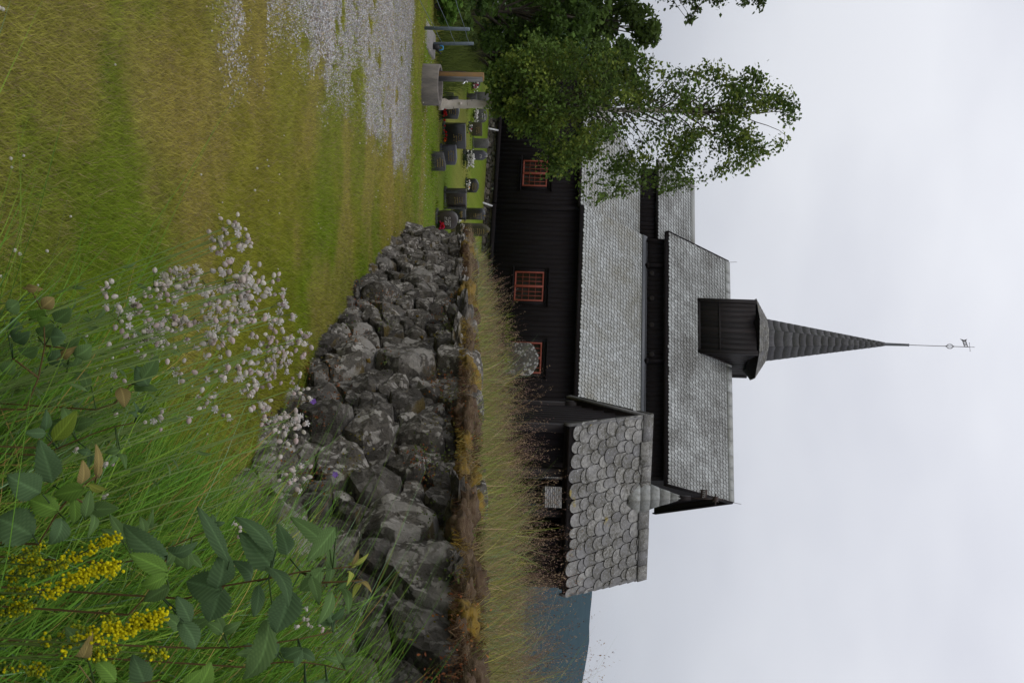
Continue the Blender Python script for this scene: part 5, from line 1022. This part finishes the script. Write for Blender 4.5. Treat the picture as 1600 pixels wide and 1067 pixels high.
leafy('raspberry_cane', 'raspberry shoot with bronze young leaves left of the yellow flowers', 'raspberry', RG, [[(60, 850), (90, 800), (110, 775), (132, 757), (152, 742)], [(110, 775), (140, 790)]], [((82, 752), (66, 698), 37, GREY), ((126, 765), (84, 774), 26, BRT), ((118, 785), (118, 820), 17, BRT), ((86, 796), (46, 780), 31, BRT), ((130, 756), (132, 726), 19, BRZ), ((155, 741), (154, 698), 13, BRZ), ((150, 752), (162, 735), 11, BRZ), ((145, 762), (168, 768), 14, YNG), ((134, 806), (141, 770), 18, MID), ((142, 796), (178, 794), 24, MID), ((45, 832), (-4, 808), 58, GREY), ((62, 770), (20, 748), 44, GREY), ((100, 815), (85, 850), 32, GREY), ((150, 800), (145, 830), 15, MID)], 1.7)
leafy('raspberry_cane', 'raspberry cane cut by the right frame edge with pointed leaves', 'raspberry', RG, [[(150, 1075), (215, 1068), (250, 1062)]], [((228, 1072), (211, 1030), 34, GREY), ((130, 1010), (108, 985), 28, MID), ((310, 1075), (330, 1040), 30, BRT), ((180, 1060), (150, 1030), 24, BRT), ((125, 1035), (140, 1005), 20, BRZ), ((290, 1070), (312, 1050), 20, BRT)], 1.6)
sp = [(18, 484, 24, MID), (52, 492, 24, BRT), (73, 475, 20, BRZ), (95, 500, 24, MID), (18, 512, 30, GREY), (68, 522, 24, MID), (84, 527, 28, GREY), (42, 556, 24, MID), (10, 575, 24, MID), (102, 542, 24, MID), (82, 562, 26, GREY), (128, 550, 26, MID), (45, 455, 12, BRZ), (62, 505, 18, BRT), (100, 560, 14, BRZ), (30, 530, 22, GREY), (115, 575, 22, MID)]
leafy('tree_sapling', 'little broad-leaved sapling with one bronze leaf in the lower left grass', 'sapling', None, [[(40, 640), (60, 590), (70, 540), (68, 490), (50, 455)], [(70, 540), (110, 545)], [(60, 590), (20, 560)]], [((x - U(4, 10), y + U(-6, 10)), (x + U(10, 16), y - U(0, 14)), w, c) for x, y, w, c in sp], 2.1, serr=.03)
leafy('dock_leaf', 'single bright oval dock leaf standing up in the long grass', 'plant', None, [[(70, 700), (85, 686)]], [((86, 686), (117, 648), 26, (.12, .17, .02))], 1.9, serr=0)
leafy('herb_plant', 'yellow-leaved herb with soft round leaves among the campions', 'plant', None, [[(150, 640), (180, 630), (205, 600)]], [((190, 606), (196, 632), 22, BRZ), ((225, 590), (245, 560), 26, MID), ((230, 600), (215, 575), 26, GREY), ((140, 600), (120, 575), 20, MID), ((205, 600), (235, 605), 18, MID)], 2.3, serr=.04)
for k, (x0, y0, x1, y1, dep, lab) in enumerate(((250, 1010, 520, 985, 2.1, 'raspberry cane rising by the right frame edge before the stones'), (180, 870, 330, 835, 2.2, 'dark raspberry cane behind the tallest yellow spikes'), (60, 700, 210, 672, 2.2, 'raspberry cane in the grass below the pale flower clusters'), (380, 1040, 540, 1050, 2.3, 'thin raspberry cane cut by the frame edge near the wall'))):
    st = [(x0 + (x1 - x0) * q, y0 + (y1 - y0) * q + 12 * math.sin(q * 3 + k)) for q in np.linspace(0, 1, 6)]; lv = []
    for q in np.linspace(.1, 1, 5):
        bx, by = x0 + (x1 - x0) * q, y0 + (y1 - y0) * q; sd_ = 1 if int(q * 20) % 2 else -1; sz = U(26, 44) * (1.1 - .5 * q) * 1.9 / dep; c_ = random.choice((GREY, GREY, MID, MID)); px, py = bx + U(-4, 12), by + sd_ * U(14, 26)
        for aa in (-1.1, 0, 1.1): th = math.atan2(sd_, U(-.7, .3)) + aa + U(-.2, .2); lv.append(((px, py), (px + math.cos(th) * sz, py + math.sin(th) * sz), sz * U(.48, .62), c_))
    leafy('raspberry_cane', lab, 'raspberry', RG, [st], lv, dep)
# lady's bedstraw
def bedstraw(base, tipp, dep, wpx, n_, yel):
    b_, e_ = at(*base, dep), at(*tipp, dep + U(-.05, .05)); d = e_ - b_; root = b_ - unit(d) * .01; g0 = float(gz(b_[0], b_[1])); rt = np.array([b_[0] + U(-.05, .1), b_[1], g0 - .02])
    t_ = thing('bedstraw_plant', 'spike of tiny yellow bedstraw flowers in the lower right corner of weeds', 'wild flower', rt, 'yellow bedstraw spikes'); g = Geo(); g.tube([rt, (rt + b_) / 2 + rng.normal(0, .01, 3), b_, (b_ + e_) / 2, e_], [.0016, .0015, .0014, .0012, .0008], 5, col=(.09, .13, .03)); fg = Geo(); L_ = np.linalg.norm(d); s = wpx * dep / F
    for k in range(n_):
        f_ = U(0, 1) ** .8; ax_ = b_ + d * f_; a = rng.normal(0, 1, 3); a -= d * a.dot(d) / L_ ** 2; a = unit(a); env = (1 - f_) ** .7 * s * .36 + .005; tp = ax_ + a * env * U(.4, 1) + unit(d) * env * .8; g.tube([ax_, tp], .0006, 3, col=(.10, .15, .03), cap=False)
        for q in range(7): fg.blob(tp + rng.normal(0, .0042, 3), U(.0017, .003), .4, 4, np.array((.68, .62, .014)) * U(.7, 1.2) if yel or random.random() < .3 else np.array((.30, .36, .03)) * U(.7, 1.2), lev=1)
    m = 110; tt = rng.random(m); P = rt + (b_ - rt) * tt[:, None]; P = np.where((tt > .75)[:, None], b_ + d * ((tt - .75) * 3.2)[:, None], P); aa = rng.random(m) * 6.28; g2 = Geo(); V = []
    dirn = np.stack([np.cos(aa), np.sin(aa), .35 * np.ones(m)], 1) * .016; sd_ = np.cross(dirn, Zv) ; sd_ = sd_ / np.linalg.norm(sd_, axis=1)[:, None] * .0009; g2.add(np.stack([P - sd_, P + sd_, P + dirn], 1).reshape(-1, 3), np.arange(m * 3).reshape(-1, 3), (.06, .10, .03)); g.build('stem', 'leaf', t_); g2.build('leaves', 'leaf', t_); fg.build('blossoms', 'petal', t_)
for b_, e_, dep, w, n_, yel in (((5, 880), (66, 852), 1.75, 8, 12, 0), ((85, 885), (180, 838), 1.65, 14, 26, 1), ((60, 928), (178, 884), 1.55, 20, 58, 1), ((85, 1022), (176, 965), 1.5, 10, 16, 0), ((120, 1005), (254, 962), 1.5, 26, 64, 1), ((60, 1005), (130, 985), 1.55, 9, 14, 0), ((0, 930), (62, 918), 1.7, 9, 14, 0), ((40, 900), (100, 878), 1.65, 8, 14, 0), ((0, 1045), (82, 1045), 1.6, 9, 16, 0), ((0, 960), (45, 945), 1.7, 14, 24, 0), ((120, 1030), (176, 1018), 1.55, 14, 24, 0), ((10, 905), (60, 872), 1.7, 14, 24, 0), ((225, 1020), (258, 1016), 1.6, 8, 14, 0)): bedstraw(b_, e_, dep, w, n_, yel)
# bladder campions: clusters read off the photograph, gathered into plants
CL = [(600,140,7),(635,110,8),(670,70,4),(700,140,6),(720,115,5),(70,380,3),(300,360,14),(360,310,5),(400,330,10),(380,350,8),(440,370,10),(470,300,5),(530,330,5),(600,280,4),(640,340,12),(690,340,10),(750,290,6),(720,380,10),(800,360,6),(850,340,3),(880,320,2),(700,430,12),(560,430,10),(620,430,4),(230,450,5),(130,455,2),(190,450,4),(215,485,4),(130,520,6),(355,500,5),(490,510,5),(540,520,8),(600,520,8),(700,480,8),(680,540,6),(740,530,5),(790,500,2),(830,500,2),(860,460,4),(900,500,4),(850,535,3),(240,600,15),(280,580,10),(330,570,8),(390,550,8),(430,560,3),(200,630,6),(150,640,2),(170,605,3),(60,655,2),(600,590,10),(540,625,8),(570,640,4),(620,690,4),(110,780,2),(145,800,1),(390,750,4),(490,790,3),(560,775,3),(690,750,6),(725,715,2),(790,670,6),(850,630,10),(900,640,10),(950,640,8),(1000,600,5),(830,700,8),(890,730,9),(610,810,1),(640,790,2),(740,830,6),(780,795,3),(830,800,6),(870,800,2),(980,840,9),(740,880,4),(790,900,4),(520,920,2),(555,920,3),(590,940,3),(300,985,5),(245,1005,1),(455,1015,1),(790,950,5),(850,950,4),(900,970,8),(930,1000,10),(870,1030,5),(85,925,1)]
CL = [(150 + a / 3.049, 330 + b_ / 3.049, n_) for a, b_, n_ in CL] + [(460, 655, 8), (450, 690, 3), (462, 735, 7), (452, 750, 4), (372, 826, 4), (480, 975, 4), (495, 981, 3), (170, 720, 2), (127, 695, 1), (172, 783, 2), (172, 455, 2), (150, 462, 1)]
CL.sort(key=lambda q: (round(q[1] / 55), q[0])); plants = [CL[i:i + 3] for i in range(0, len(CL), 3)]
for cl in plants:
    mx_, my_ = sum(c[0] for c in cl) / len(cl), sum(c[1] for c in cl) / len(cl); dep = (2.35 if mx_ < 420 else 2.7) + U(-.2, .25)
    if my_ > 650 and mx_ > 430: dep = 3.1
    r_ = at(mx_ - 190, my_ + 165, dep); root = np.array([r_[0], r_[1], float(gz(r_[0], r_[1]))]); t_ = thing('bladder_campion', 'bladder campion with pale pink-white swollen flowers leaning over the lawn edge', 'wild flower', root, 'bladder campions in the foreground'); g = Geo(); lg = Geo(); pg = Geo()
    for x, y, n_ in cl:
        fg = Geo()
        c_ = at(x, y, dep + U(-.12, .12)); k1 = root + (c_ - root) * .5 + np.array([.05, 0, .02]) + rng.normal(0, .015, 3); g.tube([root - Zv * .01, k1, c_ - Zv * .012], [.0021, .0017, .0013], 5, col=(.19, .27, .08))
        for q in range(int(3)): f_ = U(.15, .8); pp = root + (k1 - root) * f_ * 2 if f_ < .5 else k1 + (c_ - k1) * (f_ - .5) * 2; dv = unit(np.array([U(-1, 1), U(-1, 1), .5])); leaf_blade(lg, pp, pp + dv * U(.03, .05), .011, np.array((.075, .12, .04)) * U(.8, 1.2), Zv + rng.normal(0, .2, 3), 0, 0, .2, 5, 1, .1)
        for k in range(int(n_ * 1.35)):
            o = np.array([random.gauss(0, 1), random.gauss(0, 1), random.gauss(0, .7)]) * (.006 + .0045 * math.sqrt(n_)); q = c_ + o; dv = unit(o + rng.normal(0, .012, 3) + np.array([-.004, -.004, -.002])); sz = U(.0040, .0057)
            a1 = unit(np.cross(dv, [.3, .5, .8])); a2 = np.cross(dv, a1); n8 = 8; ang = np.linspace(0, 6.283, n8, endpoint=False); pr = ((-1.0, .25), (-.6, .82), (0, 1.), (.6, .82), (1.15, .42)); vs = [q + dv * u_ * sz * 1.15 + (a1 * math.cos(t2) + a2 * math.sin(t2)) * w_ * sz for u_, w_ in pr for t2 in ang]
            cc = np.array(random.choice([(.74, .65, .60), (.78, .72, .66), (.66, .54, .51), (.76, .71, .62)])) * U(.75, 1.05); cv = np.array([cc * (.62 if (i % 2) else 1.) for u_ in pr for i in range(n8)]) * .5 + .5 * cc; fg.add(vs, [(j * n8 + i, j * n8 + (i + 1) % n8, (j + 1) * n8 + (i + 1) % n8, (j + 1) * n8 + i) for j in range(4) for i in range(n8)] + [tuple(range(n8))], cv)
            g.tube([c_ - Zv * .012, q - dv * sz], .0006, 3, col=(.12, .15, .06), cap=False)
            if random.random() < .4:
                for t2 in np.linspace(0, 6.283, 6)[:-1]: e = a1 * math.cos(t2) + a2 * math.sin(t2); s2_ = np.cross(dv, e); b0 = q + dv * sz * 1.3; pg.add([b0, b0 + e * .006 + s2_ * .0025 + dv * .002, b0 + e * .0085 + dv * .001, b0 + e * .006 - s2_ * .0025 + dv * .002], [(0, 1, 2, 3)], (.6, .57, .55))
        fg.build('flower_cluster', 'petal', t_, smooth=True)
    g.build('stem', 'leaf', t_); lg.build('leaves', 'leaf', t_)
    if pg.n: pg.build('petals', 'petal', t_)
# small violet cranesbills and stonecrop on the wall foot
for x, y in ((490, 627), (524, 741)):
    c_ = at(x, y, 4.6); rt = np.array([c_[0], c_[1], float(gz(c_[0], c_[1]))]); t_ = thing('cranesbill', 'tiny violet cranesbill flower beside the upper stones' if y < 700 else 'tiny violet cranesbill flower low among the grass by the wall', 'wild flower', rt); g = Geo(); g.tube([rt, c_], .0015, 4, col=(.12, .08, .03)); g.build('stem', 'leaf', t_); g = Geo()
    for q in range(5): e = np.array([math.cos(q * 1.257), -.4, math.sin(q * 1.257)]) * .012; s_ = np.array([-math.sin(q * 1.257), 0, math.cos(q * 1.257)]) * .006; g.add([c_, c_ + e * .8 + s_, c_ + e * 1.2, c_ + e * .8 - s_], [(0, 1, 2, 3)], (.25, .12, .5))
    g.build('petals', 'petal', t_)
g = Geo()
for k in range(110):
    s = SW * U(.42, .9); h = U(.05, .5) if random.random() < .5 else U(.75, 1.); q = wall_place(s, wall_h(s) * h, U(.08, .2)); c_ = np.array(random.choice([(.20, .07, .03), (.15, .13, .03), (.09, .12, .03), (.26, .11, .03)])); leafquads(g, q + rng.normal(0, .05, (26, 3)), .017, c_, .4)
info(g.build('stonecrop', 'leaf'), 'reddish stonecrop and small herbs creeping over the wall stones', 'ground cover', kind='stuff')
for o in bpy.data.objects:
    if '_o' in o: del o['_o']
